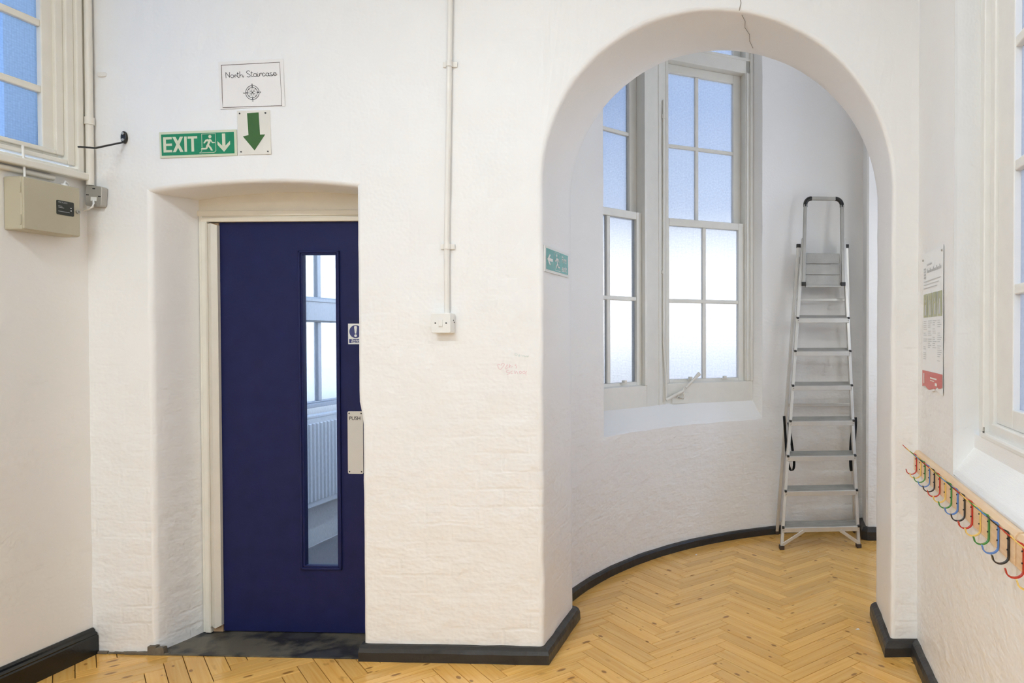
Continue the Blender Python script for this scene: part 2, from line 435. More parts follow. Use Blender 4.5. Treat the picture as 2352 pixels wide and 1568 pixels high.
def glass(name, tint, trans=.5, tl=.38, wire=.35, pitch=.0105, rough=.18, refl=1.0):
    """wired obscured glass: part clear, part scattering, reflecting at grazing angles"""
    m, t, b = new_mat(name)
    t.nodes.remove(b); out = t.nodes['Material Output']
    uv = N(t, 'ShaderNodeUVMap')
    sc = N(t, 'ShaderNodeVectorMath', operation='SCALE'); sc.inputs['Scale'].default_value = 1 / pitch
    t.links.new(uv.outputs[0], sc.inputs[0])
    sp = N(t, 'ShaderNodeSeparateXYZ'); t.links.new(sc.outputs[0], sp.inputs[0])
    def line(sock):
        f = N(t, 'ShaderNodeMath', operation='PINGPONG'); f.inputs[1].default_value = .5; t.links.new(sock, f.inputs[0])
        g = N(t, 'ShaderNodeMath', operation='LESS_THAN'); g.inputs[1].default_value = .07; t.links.new(f.outputs[0], g.inputs[0]); return g
    a, c = line(sp.outputs['X']), line(sp.outputs['Y'])
    mxx = N(t, 'ShaderNodeMath', operation='MAXIMUM'); t.links.new(a.outputs[0], mxx.inputs[0]); t.links.new(c.outputs[0], mxx.inputs[1])
    nz = N(t, 'ShaderNodeTexNoise'); nz.inputs['Scale'].default_value = 90; nz.inputs['Detail'].default_value = 0; t.links.new(uv.outputs[0], nz.inputs['Vector'])
    gr = N(t, 'ShaderNodeMapRange'); gr.inputs['To Min'].default_value = .86; gr.inputs['To Max'].default_value = 1.08; t.links.new(nz.outputs['Fac'], gr.inputs[0])
    wm = N(t, 'ShaderNodeMapRange'); wm.inputs['To Min'].default_value = 1; wm.inputs['To Max'].default_value = 1 - wire; t.links.new(mxx.outputs[0], wm.inputs[0])
    pr = N(t, 'ShaderNodeMath', operation='MULTIPLY'); t.links.new(gr.outputs[0], pr.inputs[0]); t.links.new(wm.outputs[0], pr.inputs[1])
    def col(k):
        v = N(t, 'ShaderNodeVectorMath', operation='SCALE'); v.inputs[0].default_value = tuple(x * k for x in tint); t.links.new(pr.outputs[0], v.inputs['Scale']); return v.outputs[0]
    tr = N(t, 'ShaderNodeBsdfTransparent'); t.links.new(col(trans), tr.inputs[0])
    tn = N(t, 'ShaderNodeBsdfTranslucent'); t.links.new(col(tl), tn.inputs[0])
    ad = N(t, 'ShaderNodeAddShader'); t.links.new(tr.outputs[0], ad.inputs[0]); t.links.new(tn.outputs[0], ad.inputs[1])
    gl = N(t, 'ShaderNodeBsdfGlossy'); gl.inputs['Roughness'].default_value = rough; gl.inputs['Color'].default_value = (1, 1, 1, 1)
    bp = N(t, 'ShaderNodeBump'); bp.inputs['Distance'].default_value = .0006; bp.inputs['Strength'].default_value = .5
    t.links.new(nz.outputs['Fac'], bp.inputs['Height']); t.links.new(bp.outputs[0], gl.inputs['Normal'])
    fr = N(t, 'ShaderNodeFresnel'); fr.inputs[0].default_value = 1.45
    mx = N(t, 'ShaderNodeMixShader'); rf = N(t, 'ShaderNodeMath', operation='MULTIPLY'); rf.inputs[1].default_value = refl; t.links.new(fr.outputs[0], rf.inputs[0])
    t.links.new(rf.outputs[0], mx.inputs[0]); t.links.new(ad.outputs[0], mx.inputs[1]); t.links.new(gl.outputs[0], mx.inputs[2])
    t.links.new(mx.outputs[0], out.inputs['Surface'])
    return m
glass('glass_obscured', (.98, .98, .98), trans=.150, tl=.130, wire=.13)
glass('glass_plain', (1, 1, 1), trans=.84, tl=.12, wire=.0)
glass('glass_blue', (.50, .72, 1.0), trans=.150, tl=.155, wire=.12)
glass('glass_right', (.96, .95, .98), trans=.20, tl=.15, wire=.05, rough=.3, refl=.35)
glass('glass_clear', (.90, .95, 1.0), trans=.88, tl=.0, wire=.0, rough=.03)
m, t, b = new_mat('lamp_diffuser')
b.inputs['Base Color'].default_value = (.9, .9, .88, 1); b.inputs['Emission Color'].default_value = (*LAMP, 1); b.inputs['Emission Strength'].default_value = 6.0
m.cycles.emission_sampling = 'NONE'

# ================================================================== plan of the place (metres; camera stands at 0,0)
YW, TH = 3.17, .48                      # face and thickness of the arched wall
XL, XR = -3.09, .66                     # side walls of the corridor
YBACK = -5.5
def bend(X): return max(0.0, X + 1.0) * .095
AC, AR, SPR = -.235, .775, 2.11         # arch centre, radius, springing
RC, RR = Vector((.731, 3.582)), 1.865   # round tower centre and wall radius
TOP2 = 4.5

def wob(amp, fq=7.0, mask=None):
    def f(p):
        k = amp * (mask(p) if mask else 1)
        if k == 0: return p
        n1 = noise.noise_vector(p * fq); n2 = noise.noise_vector(p * fq * 2.7)
        return p + (n1 + n2 * .5) * k
    return f

# ---------------------------------------------------------------- floor
def stairs_y(): pass
HL, HW = .428, .0700
fm = MB().box(XL - .5, 3.0, YBACK - .3, 5.95, -.25, -.007)
floor = struct('floor', fm, 'floor_gap', 'varnished pine herringbone woodblock floor')
A45 = math.sqrt(.5)
def plank_mesh(l, w, ou=0, ov=0, flip=False):
    g, c = .0014, .0007
    x0, x1, y0, y1 = g, l - g, g, w - g
    vs = [(x0, y0, -.007), (x1, y0, -.007), (x1, y1, -.007), (x0, y1, -.007),
          (x0, y0, -c), (x1, y0, -c), (x1, y1, -c), (x0, y1, -c),
          (x0 + c, y0 + c, 0), (x1 - c, y0 + c, 0), (x1 - c, y1 - c, 0), (x0 + c, y1 - c, 0)]
    fs = [(8, 9, 10, 11)]
    for k in range(4):
        k2 = (k + 1) % 4
        fs += [(k, k2, 4 + k2, 4 + k), (4 + k, 4 + k2, 8 + k2, 8 + k)]
    uvs = [(v[0] + ou, v[1] + ov) for v in vs]
    return MB().add(vs, fs, uvs)
O0 = Vector((-.213 - HL * A45, 3.727 - HL * A45, 0))
def wpt(u, v): return Vector((O0.x + (u - v) * A45, O0.y + (u + v) * A45, 0))
def inside_floor(p):
    if p.y < YW + .06: return XL - .03 < p.x < XR + .03 and p.y > .2
    if p.y < YW + TH + .2 and AC - AR - .05 < p.x < AC + AR + .05: return True
    return p.y > YW + .2 and (Vector((p.x, p.y)) - RC).length < RR + .03 and not (p.x > .70 and p.y > 5.22)
def in_view(p):
    c, s = math.cos(YAW), math.sin(YAW)
    q = Vector((c * p.x + s * p.y, -s * p.x + c * p.y))
    if q.y < .5: return False
    x, y = CX + FPX * q.x / q.y, 768 + FPX * EYE / q.y
    return -60 < x < 2420 and y < 1640
planks = []
for i in range(-70, 60):
    for j in range(-8, 9):
        for kind in (0, 1):
            u0, v0 = i * HW + j * HL, i * HW - j * HL
            if kind == 0: c0 = wpt(u0, v0); ang = R(45); pts = [(u0 + a * HL, v0 + HW * .5) for a in (.05, .35, .65, .95)]
            else: c0 = wpt(u0 + HW, v0 + HW); ang = R(135); pts = [(u0 + HW * .5, v0 + HW + a * HL) for a in (.05, .35, .65, .95)]
            wp = [wpt(*q) for q in pts]
            if any(inside_floor(q) for q in wp):
                hid = all(q.x > .62 and q.y > 3.9 for q in wp)
                vis = any(in_view(q) and inside_floor(q) for q in wp) and not hid
                ce = (wp[1] + wp[2]) / 2
                planks.append((vis, ce.length, c0, ang))
planks.sort(key=lambda a: (not a[0], a[1]))
pm = None
stuff = MB()
for n_, (vis, d, c0, ang) in enumerate(planks):
    if n_ < 300 and vis:
        if pm is None:
            o = build('plank', plank_mesh(HL, HW), 'floor_pine', floor, c0, ang); pm = o
        else:
            o = pm.copy(); COL.objects.link(o); o.parent = floor; o.location = c0; o.rotation_euler.z = ang
    else:
        M = Matrix.Translation(c0) @ Matrix.Rotation(ang, 4, 'Z')
        stuff.merge(plank_mesh(HL, HW, random.random() * 50, random.random() * 50), lambda p: M @ p)
tag(build('plank_field', stuff, 'floor_pine', floor), None, kind='stuff')

# ---------------------------------------------------------------- arched wall with the door recess
B = .02                                   # rounded arris
ZS = [i * .05 for i in range(int(TOP2 / .05) + 1)]
DX0, DX1 = -2.79, -1.845                  # door recess on the wall face
def dhead(x):
    return 2.128 - .036 * ((x + 2.26) / .5) ** 2 if abs(x + 2.26) < .62 else 2.07
def dx1(z): t_ = max(0, min(1, (1.16 - z) / .10)); return DX1 + .017 * t_ * t_ * (3 - 2 * t_)
fw = MB()
def wuv(p): return (p[0], p[2])
def grid(mb, cols, smooth=False, uvf=wuv):
    for a, b in zip(cols, cols[1:]):
        n = len(a)
        vs = list(a) + list(b)
        mb.add(vs, [(k, n + k, n + k + 1, k + 1) for k in range(n - 1)], [uvf(p) for p in vs], smooth)
def fullcol(x, zs=ZS): return [(x, YW, z) for z in zs]
def lin(a, b, n): return [a + (b - a) * k / n for k in range(n + 1)]
grid(fw, [fullcol(x) for x in lin(XL - .02, DX0 - B, 8)])
grid(fw, [[(dx1(z) + B + (AC - AR - B - dx1(z) - B) * k / 18, YW, z) for z in ZS] for k in range(19)])
grid(fw, [fullcol(x) for x in lin(AC + AR + B, XR + .03, 4)])
dxs = lin(DX0 - B, DX1 + B, 24)
grid(fw, [[(x, YW, z) for z in lin(dhead(x) + B, TOP2, 26)] for x in dxs])
at_ = [math.pi - math.pi * k / 56 for k in range(57)]
grid(fw, [[(AC + (AR + B) * math.cos(a), YW, z) for z in lin(SPR + (AR + B) * math.sin(a), TOP2, 18)] for a in at_])
# arch soffit and jambs: rings of (offset from opening, depth)
ringp = [(B, 0), (B * .45, B * .08), (B * .08, B * .45), (0, B)] + [(0, d) for d in lin(B, TH - B, 8)[1:]] + [(B * .3, TH - B * .3), (B, TH)]
zj = [z for z in ZS if z < SPR - .02] + [SPR]
rings = []
for off, d in ringp:
    rg = [(AC - AR - off, YW + d, z) for z in zj]
    rg += [(AC + (AR + off) * math.cos(a), YW + d, SPR + (AR + off) * math.sin(a)) for a in at_[1:-1]]
    rg += [(AC + AR + off, YW + d, z) for z in reversed(zj)]
    rings.append(rg)
per = [0]
for a, b in zip(rings[3], rings[3][1:]): per.append(per[-1] + (Vector(a) - Vector(b)).length)
for i in range(len(rings) - 1):
    n = len(rings[i]); vs = rings[i] + rings[i + 1]
    uvs = [(9 + ringp[i][1] + ringp[i][0], per[k]) for k in range(n)] + [(9 + ringp[i + 1][1], per[k]) for k in range(n)]
    fw.add(vs, [(k, k + n, k + n + 1, k + 1) for k in range(n - 1)], uvs, True)
# back face of the wall inside the tower
yb = YW + TH
grid(fw, [[(x, yb, z) for z in ZS] for x in lin(-1.45, AC - AR - B, 4)][::-1])
grid(fw, [[(x, yb, z) for z in ZS] for x in lin(AC + AR + B, 2.9, 12)][::-1])
grid(fw, [[(AC + (AR + B) * math.cos(a), yb, z) for z in lin(SPR + (AR + B) * math.sin(a), TOP2, 10)] for a in at_][::-1])
# door recess: splayed left reveal, soffit, square right reveal
YD = 3.385
def recess_pt(k, x, z):
    pass
zd = [z for z in ZS if z < 2.05]
left = []
for off, d, sh in [(B, 0, 0), (B * .4, B * .1, 0), (0, B, .002), (0, .07, .012), (0, .14, .03), (0, YD - YW + .1, .055)]:
    left.append([(DX0 - off + sh, YW + d, z) for z in zd + [dhead(DX0) + .018]])
for a, b in zip(left, left[1:]):
    n = len(a); vs = a + b
    fw.add(vs, [(k, k + n, k + n + 1, k + 1) for k in range(n - 1)], [(p[1] + 5, p[2]) for p in vs], True)
right = [[(dx1(z) + off, YW + d, z) for z in zd + [dhead(DX1) + .018]] for off, d in [(B, 0), (B * .4, B * .1), (0, B), (0, .12), (0, YD - YW + .1)]]
for a, b in zip(right, right[1:]):
    n = len(a); vs = a + b
    fw.add(vs, [(k + 1, k + n + 1, k + n, k) for k in range(n - 1)], [(p[1] + 5, p[2]) for p in vs], True)
sof = [[(x, YW + d, dhead(x) + off) for x in dxs] for off, d in [(B, 0), (B * .4, B * .1), (0, B), (0, .12), (0, YD - YW + .1)]]
for a, b in zip(sof, sof[1:]):
    n = len(a); vs = a + b
    fw.add(vs, [(k, k + n, k + n + 1, k + 1) for k in range(n - 1)], [(p[0], p[1] + 5) for p in vs], True)
# wall behind the door frame towards the stairs (jambs, lintel and the stair side of the wall)
fw.box(XL - .02, -2.80, YD + .02, YW + TH, 0, TOP2); fw.box(-1.83, -1.46, YD + .1, YW + TH, 0, TOP2)
fw.box(-2.80, -1.83, YD + .06, YW + TH, 2.10, TOP2)
def wmask(p):
    m = 1.0
    if p.y > YW + .001 and (p.z > 2.0 or p.x < -1.5): m = .4
    for xx, z0 in ((DX0 - B, 1.95), (DX1 + B, 1.95), (AC - AR - B, 2.0), (AC + AR + B, 2.0)):
        if p.z > z0 and abs(p.y - YW) < .001: m = min(m, min(1, abs(p.x - xx) / .06))
    return m * (0 if p.z > TOP2 - .01 else 1)
wf_ = wob(.0035, 7.5, wmask)
def wall_map(p):
    q = wf_(p)
    return Vector((q.x, q.y + bend(p.x), q.z))
wall_back = struct('wall_back', fw, 'wall_paint', 'white painted brick wall with a round arch and a door recess', wobble=wall_map, weld=True)
# hairline crack above the crown of the arch
ck = MB()
pth = [at_y(x, y, YW + bend(-.1) - .0035) for x, y in [(1699, -8), (1702, 8), (1698, 26)]]
ck.ribbon([(p.x, p.z) for p in pth], .003)
for k in range(len(ck.v)): ck.v[k] = (ck.v[k][0], YW + bend(ck.v[k][0]) - .0045, ck.v[k][2])
cs = []
for k, (d, dx) in enumerate(((.02, 0), (.08, .012), (.15, .008), (.22, .028), (.30, .026), (.38, .04))):
    X = -.135 + dx; z = SPR + math.sqrt(AR ** 2 - (X - AC) ** 2) - .0045
    cs.append((X, YW + d + bend(X), z))
ck.strip(cs, .0022, (1, 0, 0), .001)
tag(build('crack', ck, 'crack', wall_back), 'hairline crack in the paint at the crown of the arch')

# ---------------------------------------------------------------- side walls of the corridor
def holed(mb, us, vs_, hole, f, uvf):
    """grid over us x vs_ skipping cells within hole (u0,u1,v0,v1)"""
    for a, b in zip(us, us[1:]):
        for c, d in zip(vs_, vs_[1:]):
            mu, mv = (a + b) / 2, (c + d) / 2
            if any(h[0] < mu < h[1] and h[2] < mv < h[3] for h in hole): continue
            q = [(a, c), (b, c), (b, d), (a, d)]
            mb.add([f(*k) for k in q], [(0, 1, 2, 3)], [uvf(*k) for k in q])
def steps(a, b, st, extra):
    n = max(1, int(round((b - a) / st))); s = set(round(a + (b - a) * k / n, 4) for k in range(n + 1))
    for e in extra:
        s = {q for q in s if abs(q - e) > st * .3}; s.add(round(e, 4))
    return sorted(s)
# left: window opening z 2.155.. , Y 1.4..3.135
LW = (1.35, 3.13, 2.165, 3.60)
lw = MB()
us = steps(YBACK, YW + .03, .08, LW[:2]); vz = steps(0, CEIL + .1, .08, LW[2:])
holed(lw, us, vz, [LW], lambda u, v: (XL, u, v), lambda u, v: (u, v))
lw.box(XL - .36, XL - .12, LW[0] - .1, LW[1] + .1, LW[2] - .1, LW[2] - .004)
for (y0, y1, z0, z1) in ((YBACK, LW[0], 0, CEIL), (LW[1], YW + .6, 0, CEIL), (LW[0], LW[1], 0, LW[2]), (LW[0], LW[1], LW[3], CEIL)):
    lw.box(XL - .34, XL - .006, y0, y1, z0, z1)
struct('wall_left', lw, 'wall_smooth', 'smooth cream painted wall with a high sash window')
# right wall: recess for window_4 with a steep sloping sill
XW4 = .765
RW = (.55, 2.685, .94, 3.30)
rw = MB()
us = steps(YBACK, YW + .2, .06, RW[:2]); vz = steps(0, CEIL + .1, .06, RW[2:])
holed(rw, us, vz, [RW], lambda u, v: (XR, u, v), lambda u, v: (u + 20, v))
for a, b in zip(lin(RW[2], RW[3], 40), lin(RW[2], RW[3], 40)[1:]):     # far reveal, slightly splayed
    for (xa, ya), (xb, yb_) in (((XR, RW[1]), (XR + .012, RW[1] + .006)), ((XR + .012, RW[1] + .006), (XW4 + .02, RW[1] + .045))):
        rw.quad((xa, ya, a), (xb, yb_, a), (xb, yb_, b), (xa, ya, b), [(ya + xa + 30, a + 3), (yb_ + xb + 30, a + 3), (yb_ + xb + 30, b + 3), (ya + xa + 30, b + 3)])
rw.quad((XR, RW[0], RW[2]), (XW4 + .02, RW[0], RW[2]), (XW4 + .02, RW[0], RW[3]), (XR, RW[0], RW[3]), [(0, 0), (.1, 0), (.1, 2), (0, 2)])
rw.quad((XR, RW[0], RW[3]), (XR, RW[1] + .05, RW[3]), (XW4 + .02, RW[1] + .05, RW[3]), (XW4 + .02, RW[0], RW[3]), [(0, 0), (2, 0), (2, .1), (0, .1)])
for (xa, za), (xb, zb) in (((XR, .94), (XR + .012, .955)), ((XR + .012, .955), (XW4 - .02, 1.035)), ((XW4 - .02, 1.035), (XW4 - .02, 1.085))):
    rw.quad((xa, RW[0], za), (xa, RW[1] + .05, za), (xb, RW[1] + .05, zb), (xb, RW[0], zb), [(0, za + 4), (2, za + 4), (2, zb + xb + 4), (0, zb + xb + 4)])
for (y0, y1, z0, z1) in ((YBACK, RW[0], 0, CEIL), (RW[1] + .06, YW + .14, 0, CEIL), (RW[0], RW[1] + .06, 0, .93), (RW[0], RW[1] + .06, RW[3] + .01, CEIL)):
    rw.box(XR + .006 if z0 == 0 and z1 == CEIL else XR + .02, XR + .36, y0, y1, z0, z1)
rmask = lambda p: 1.0 if abs(p.x - XR) < .001 and not (RW[0] - .02 < p.y < RW[1] + .02 and p.z > .9) else .35
struct('wall_right', rw, 'right_paint', 'white painted brick wall under the right-hand window', wobble=wob(.003, 8, rmask))
# end wall behind the viewer, ceiling
ew = MB(); ew.quad((XL, YBACK, 0), (XR, YBACK, 0), (XR, YBACK, CEIL), (XL, YBACK, CEIL), [(0, 0), (3.7, 0), (3.7, 3.7), (0, 3.7)])
ew.box(XL - .3, XR + .3, YBACK - .25, YBACK - .004, 0, CEIL)
struct('wall_end', ew, 'wall_smooth', 'plain wall closing the corridor behind the viewer')
cl = MB().box(XL - .35, XR + .35, YBACK - .25, YW + .02, CEIL, CEIL + .12)
struct('ceiling', cl, 'ceiling_paint', 'white corridor ceiling')
cl = MB().box(-1.5, 3.0, YW + .05, 5.95, TOP2, TOP2 + .1)
struct('ceiling_tower', cl, 'ceiling_paint', 'ceiling of the round stair tower')

# ---------------------------------------------------------------- round tower
def circ(a, r=RR): return Vector((RC.x + r * math.cos(R(a)), RC.y + r * math.sin(R(a)), 0))
A0, A1 = 115.45, 157.9                    # recess of the two sash windows
H0, H1 = 12.0, 50.0                       # third tower window, out of sight beyond the right jamb
SZ = .837                                 # edge of the sloping sill
D3 = Vector((math.sin(R(60.2)), math.cos(R(60.2)), 0)); P3 = Vector((-.15, 5.32, 0))
D2 = Vector((math.sin(R(38.4)), math.cos(R(38.4)), 0)); P2 = Vector((-.80, 4.85, 0))
w3r, w3l = P3 + D3 * .008, P3 + D3 * -.668
w2r, w2l = P2 + D2 * -.052, P2 + D2 * -.69
ZWB, ZWT = 1.112, 4.1
wr = MB()
angs = sorted(set([A0, A1] + [4 + k * 2.0 for k in range(88) if min(abs(4 + k * 2 - A0), abs(4 + k * 2 - A1)) > .7]))
zz = steps(0, TOP2, .06, [SZ, .96, 3.9, ZWT])
def circ3(a, z, r=RR): c = circ(a, r); return (c.x, c.y, z)
for a, b in zip(angs, angs[1:]):
    for c, d in zip(zz, zz[1:]):
        m_ = (a + b) / 2
        if A0 < m_ < A1 and SZ < (c + d) / 2 < ZWT: continue
        if H0 < m_ < H1 and .96 < (c + d) / 2 < 3.9: continue
        vs = [circ3(a, c), circ3(b, c), circ3(b, d), circ3(a, d)]
        s_ = [-R(q) * RR + 12 for q in (a, b, b, a)]
        wr.add(vs, [(0, 1, 2, 3)], list(zip(s_, (c, c, d, d))), True)
# recess: polyline of window bases matched to angles
def wline(k):
    pts = [w3r, w3l, w2r, w2l]; ls = [(pts[i + 1] - pts[i]).length for i in range(3)]; T_ = sum(ls) * k
    for i in range(3):
        if T_ <= ls[i] or i == 2: return pts[i] + (pts[i + 1] - pts[i]) * (T_ / ls[i])
        T_ -= ls[i]
K = 24
for k in range(K):
    k0, k1 = k / K, (k + 1) / K
    a, b = A0 + (A1 - A0) * k0, A0 + (A1 - A0) * k1
    p, q = wline(k0), wline(k1); z1 = .975
    cv = [Vector(circ3(a, SZ)), Vector(circ3(b, SZ))]
    e0, e1 = cv[0] + (Vector((p.x, p.y, z1)) - cv[0]) * .12 + Vector((0, 0, .008)), cv[1] + (Vector((q.x, q.y, z1)) - cv[1]) * .12 + Vector((0, 0, .008))
    wr.add([cv[0], cv[1], e1, e0], [(0, 1, 2, 3)], [(k0, 0), (k1, 0), (k1, .05), (k0, .05)], True)
    wr.add([e0, e1, (q.x, q.y, z1), (p.x, p.y, z1)], [(0, 1, 2, 3)], [(k0 * 1.4, 3), (k1 * 1.4, 3), (k1 * 1.4, 3.2), (k0 * 1.4, 3.2)], True)
    wr.add([circ3(b, ZWT), circ3(a, ZWT), (p.x, p.y, ZWT), (q.x, q.y, ZWT)], [(0, 1, 2, 3)], [(0, 0)] * 4)
for ang, w in ((A0, w3r), (A1, w2l)):
    for c, d in zip(lin(SZ, ZWT, 20), lin(SZ, ZWT, 20)[1:]):
        wr.add([circ3(ang, c), (w.x, w.y, c), (w.x, w.y, d), circ3(ang, d)], [(0, 1, 2, 3)], [(40, c), (40.1, c), (40.1, d), (40, d)])
# masonry outside: piers beside and between the windows, wall thickness
def outer(p, d, t_): n = Vector((-d.y, d.x, 0)); return p + n * t_
def pillar(mb, pts, z0, z1):
    n = len(pts); vs = [(p.x, p.y, z0) for p in pts] + [(p.x, p.y, z1) for p in pts]
    mb.add(vs, [(k, (k + 1) % n, n + (k + 1) % n, n + k) for k in range(n)] + [tuple(range(n, 2 * n)), tuple(range(n - 1, -1, -1))])
pillar(wr, [w3l, w2r, outer(w2r, D2, .11), outer(w3l, D3, .11)], .5, 4.4)
pillar(wr, [w3r, outer(w3r, D3, .20), circ(100, 2.25)] + [circ(a, RR + .02) for a in (100, 104, 108, 112, A0)], 0, 4.4)
pillar(wr, [w2l] + [circ(a, RR + .02) for a in (A1, 162, 167, 172)] + [circ(172, 2.25), outer(w2l, D2, .3)], 0, 4.4)
for a, b in ((A0, 137), (137, A1)):
    pillar(wr, ([circ(q, RR + .02) for q in lin(a, b, 8)] + [circ(q, 2.25) for q in lin(b, a, 8)])[::-1], 0, .80)
pillar(wr, [circ(a, RR + .01) for a in range(52, 101, 6)] + [circ(a, 2.2) for a in range(100, 51, -6)], 0, 4.4)
pillar(wr, [circ(a, RR + .01) for a in (2, 7, 12)] + [circ(a, 2.2) for a in (12, 7, 2)], 0, 4.4)
pillar(wr, [circ(a, RR + .01) for a in (12, 20, 28, 36, 44, 50)] + [circ(a, 2.2) for a in (50, 44, 36, 28, 20, 12)], 0, .95)
pillar(wr, [circ(a, RR + .01) for a in (12, 20, 28, 36, 44, 50)] + [circ(a, 2.2) for a in (50, 44, 36, 28, 20, 12)], 3.9, 4.4)
# projecting pier at the right of the ladder
def pquad(a, b, z0, z1, u0):
    for c, d in zip(lin(z0, z1, 40), lin(z0, z1, 40)[1:]):
        l = (b - a).length
        wr.add([(a.x, a.y, c), (b.x, b.y, c), (b.x, b.y, d), (a.x, a.y, d)], [(0, 1, 2, 3)], [(u0, c), (u0 + l, c), (u0 + l, d), (u0, d)])
pquad(Vector((.672, 5.46, 0)), Vector((.668, 5.195, 0)), 0, TOP2, 50); pquad(Vector((.668, 5.195, 0)), Vector((.682, 5.18, 0)), 0, TOP2, 51); pquad(Vector((.682, 5.18, 0)), Vector((1.75, 5.20, 0)), 0, TOP2, 52)
tmask = lambda p: 1.0 if abs((Vector((p.x, p.y)) - RC).length - RR) < .002 else 0.0
struct('wall_round', wr, 'round_paint', 'curved white painted wall of the tower behind the arch', wobble=wob(.003, 6, tmask), weld=True)

# ---------------------------------------------------------------- sash windows
def pane(mb_parent, x0, x1, z0, z1, y, mat, parent):
    m_ = MB().quad((x0, y, z0), (x1, y, z0), (x1, y, z1), (x0, y, z1), [(x0, z0), (x1, z0), (x1, z1), (x0, z1)])
    return build('pane', m_, mat, parent)
def sash(root, nm, x0, x1, z0, z1, y, rails, stiles, bar_x, bar_z, paint, gmat, bw=.026, d=.04):
    """one glazed sash: rails (bottom, top) and stiles (left, right) widths; bars at bar_x / bar_z"""
    m_ = MB(); ya, yb_ = y, y + d
    m_.box(x0, x0 + stiles[0], ya, yb_, z0, z1); m_.box(x1 - stiles[1], x1, ya, yb_, z0, z1)
    m_.box(x0 + stiles[0], x1 - stiles[1], ya, yb_, z0, z0 + rails[0]); m_.box(x0 + stiles[0], x1 - stiles[1], ya, yb_, z1 - rails[1], z1)
    s_ = build(nm, m_, paint, root, bevel=.004)
    gx = [x0 + stiles[0]] + list(bar_x) + [x1 - stiles[1]]; gz = [z0 + rails[0]] + list(bar_z) + [z1 - rails[1]]
    for b_ in bar_x: build('glazing_bar', MB().box(b_ - bw / 2, b_ + bw / 2, ya + .006, yb_ - .004, gz[0], gz[-1]), paint, s_, bevel=.004)
    for b_ in bar_z: build('glazing_bar', MB().box(gx[0], gx[-1], ya + .004, yb_ - .004, b_ - bw / 2, b_ + bw / 2), paint, s_, bevel=.004)
    for a, b in zip(gx, gx[1:]):
        for c, e in zip(gz, gz[1:]):
            pane(None, a - .004, b + .004, c - .004, e + .004, y + d * .6, gmat, s_)
    return s_
def tower_window(name, label, org, ang, Wd, xl, xr, xb, xbu, xur):
    root = thing(name, label, None, (org.x, org.y, 0), ang, kind='structure')
    m_ = MB()
    m_.box(0, xl - .012, 0, .13, ZWB, ZWT - .01)                     # box frame, left and right
    m_.box(xr + .045, Wd, 0, .13, ZWB, ZWT - .01)
    m_.box(0, Wd, .0, .13, 3.335, 3.43); m_.box(0, Wd, -.006, .03, 3.425, 3.445)   # transom
    m_.box(0, Wd, .02, .14, ZWB - .03, ZWB + .004)
    build('box_frame', m_, 'sash_paint', root, bevel=.005)
    m_ = MB(); m_.box(xr + .052, xr + .064, -.008, .02, ZWB, 3.34); m_.box(Wd - .022, Wd, -.012, .02, ZWB, ZWT - .02); m_.box(0, .012, -.008, .02, ZWB, 3.34)
    build('bead', m_, 'sash_paint', root, bevel=.003)
    # apron board below the window
    build('apron', MB().box(0, Wd, -.004, .05, .965, ZWB), 'sash_paint', root, bevel=.003)
    sash(root, 'lower_sash', xl - .03, xr + .045, ZWB + .003, 2.255, .022, (.024, .05), (.03, .045), [xb], [1.684], 'sash_paint', 'glass_obscured')
    sash(root, 'upper_sash', xl - .03, xr + .045, 2.21, 3.335, .072, (.05, .06), (.022, .062), [xbu], [2.768], 'sash_paint', 'glass_obscured', bw=.024)
    sash(root, 'fanlight', xl - .03, xr + .045, 3.44, ZWT - .02, .072, (.012, .05), (.022, .062), [xbu], [], 'sash_paint', 'glass_obscured')
    for x_ in (xl + .15, xr - .12):
        lf = MB().box(x_ - .022, x_ + .022, .004, .022, ZWB + .018, ZWB + .026)
        lf.box(x_ - .010, x_ + .012, -.006, .022, ZWB + .026, ZWB + .042)
        build('sash_lift', lf, 'sash_paint', root, bevel=.002)
    return root
W3 = tower_window('window_3', 'taller-looking right sash window of the tower, white overexposed lower panes', w3l, R(90 - 60.2), (w3r - w3l).length, .036, .574, .305, .27, .55)
W2 = tower_window('window_2', 'left sash window of the tower, partly hidden by the arch', w2l, R(90 - 38.4), (w2r - w2l).length, .036, .574, .345, .29, .55)
hp, hq = circ(H1, 1.96), circ(H0, 1.96)
W6 = thing('window_6', 'tower window out of sight behind the right side of the arch', None, (hp.x, hp.y, 0), math.atan2((hq - hp).y, (hq - hp).x), kind='structure')
sash(W6, 'lower_sash', 0, (hq - hp).length, .96, 2.3, 0, (.06, .05), (.06, .06), [(hq - hp).length / 2], [1.6], 'sash_paint', 'glass_plain')
sash(W6, 'upper_sash', 0, (hq - hp).length, 2.28, 3.9, .045, (.05, .06), (.06, .06), [(hq - hp).length / 2], [2.8, 3.35], 'sash_paint', 'glass_plain')
# post between the two windows
mp_ = MB(); q0, q1 = w3l, w2r
n_ = Vector((-(q0 - q1).y, (q0 - q1).x, 0)).normalized()
pillar(mp_, [q1 - n_ * .004, q0 - n_ * .004, q0 + n_ * .03, q1 + n_ * .03], .965, ZWT - .01)
qm = (q0 * .62 + q1 * .38)
mp_.tube([(qm.x - n_.x * .004, qm.y - n_.y * .004, .97), (qm.x - n_.x * .004, qm.y - n_.y * .004, 4.0)], .006, 6)
struct('trim_1', mp_, 'sash_paint', 'cream painted post between the two tower windows')
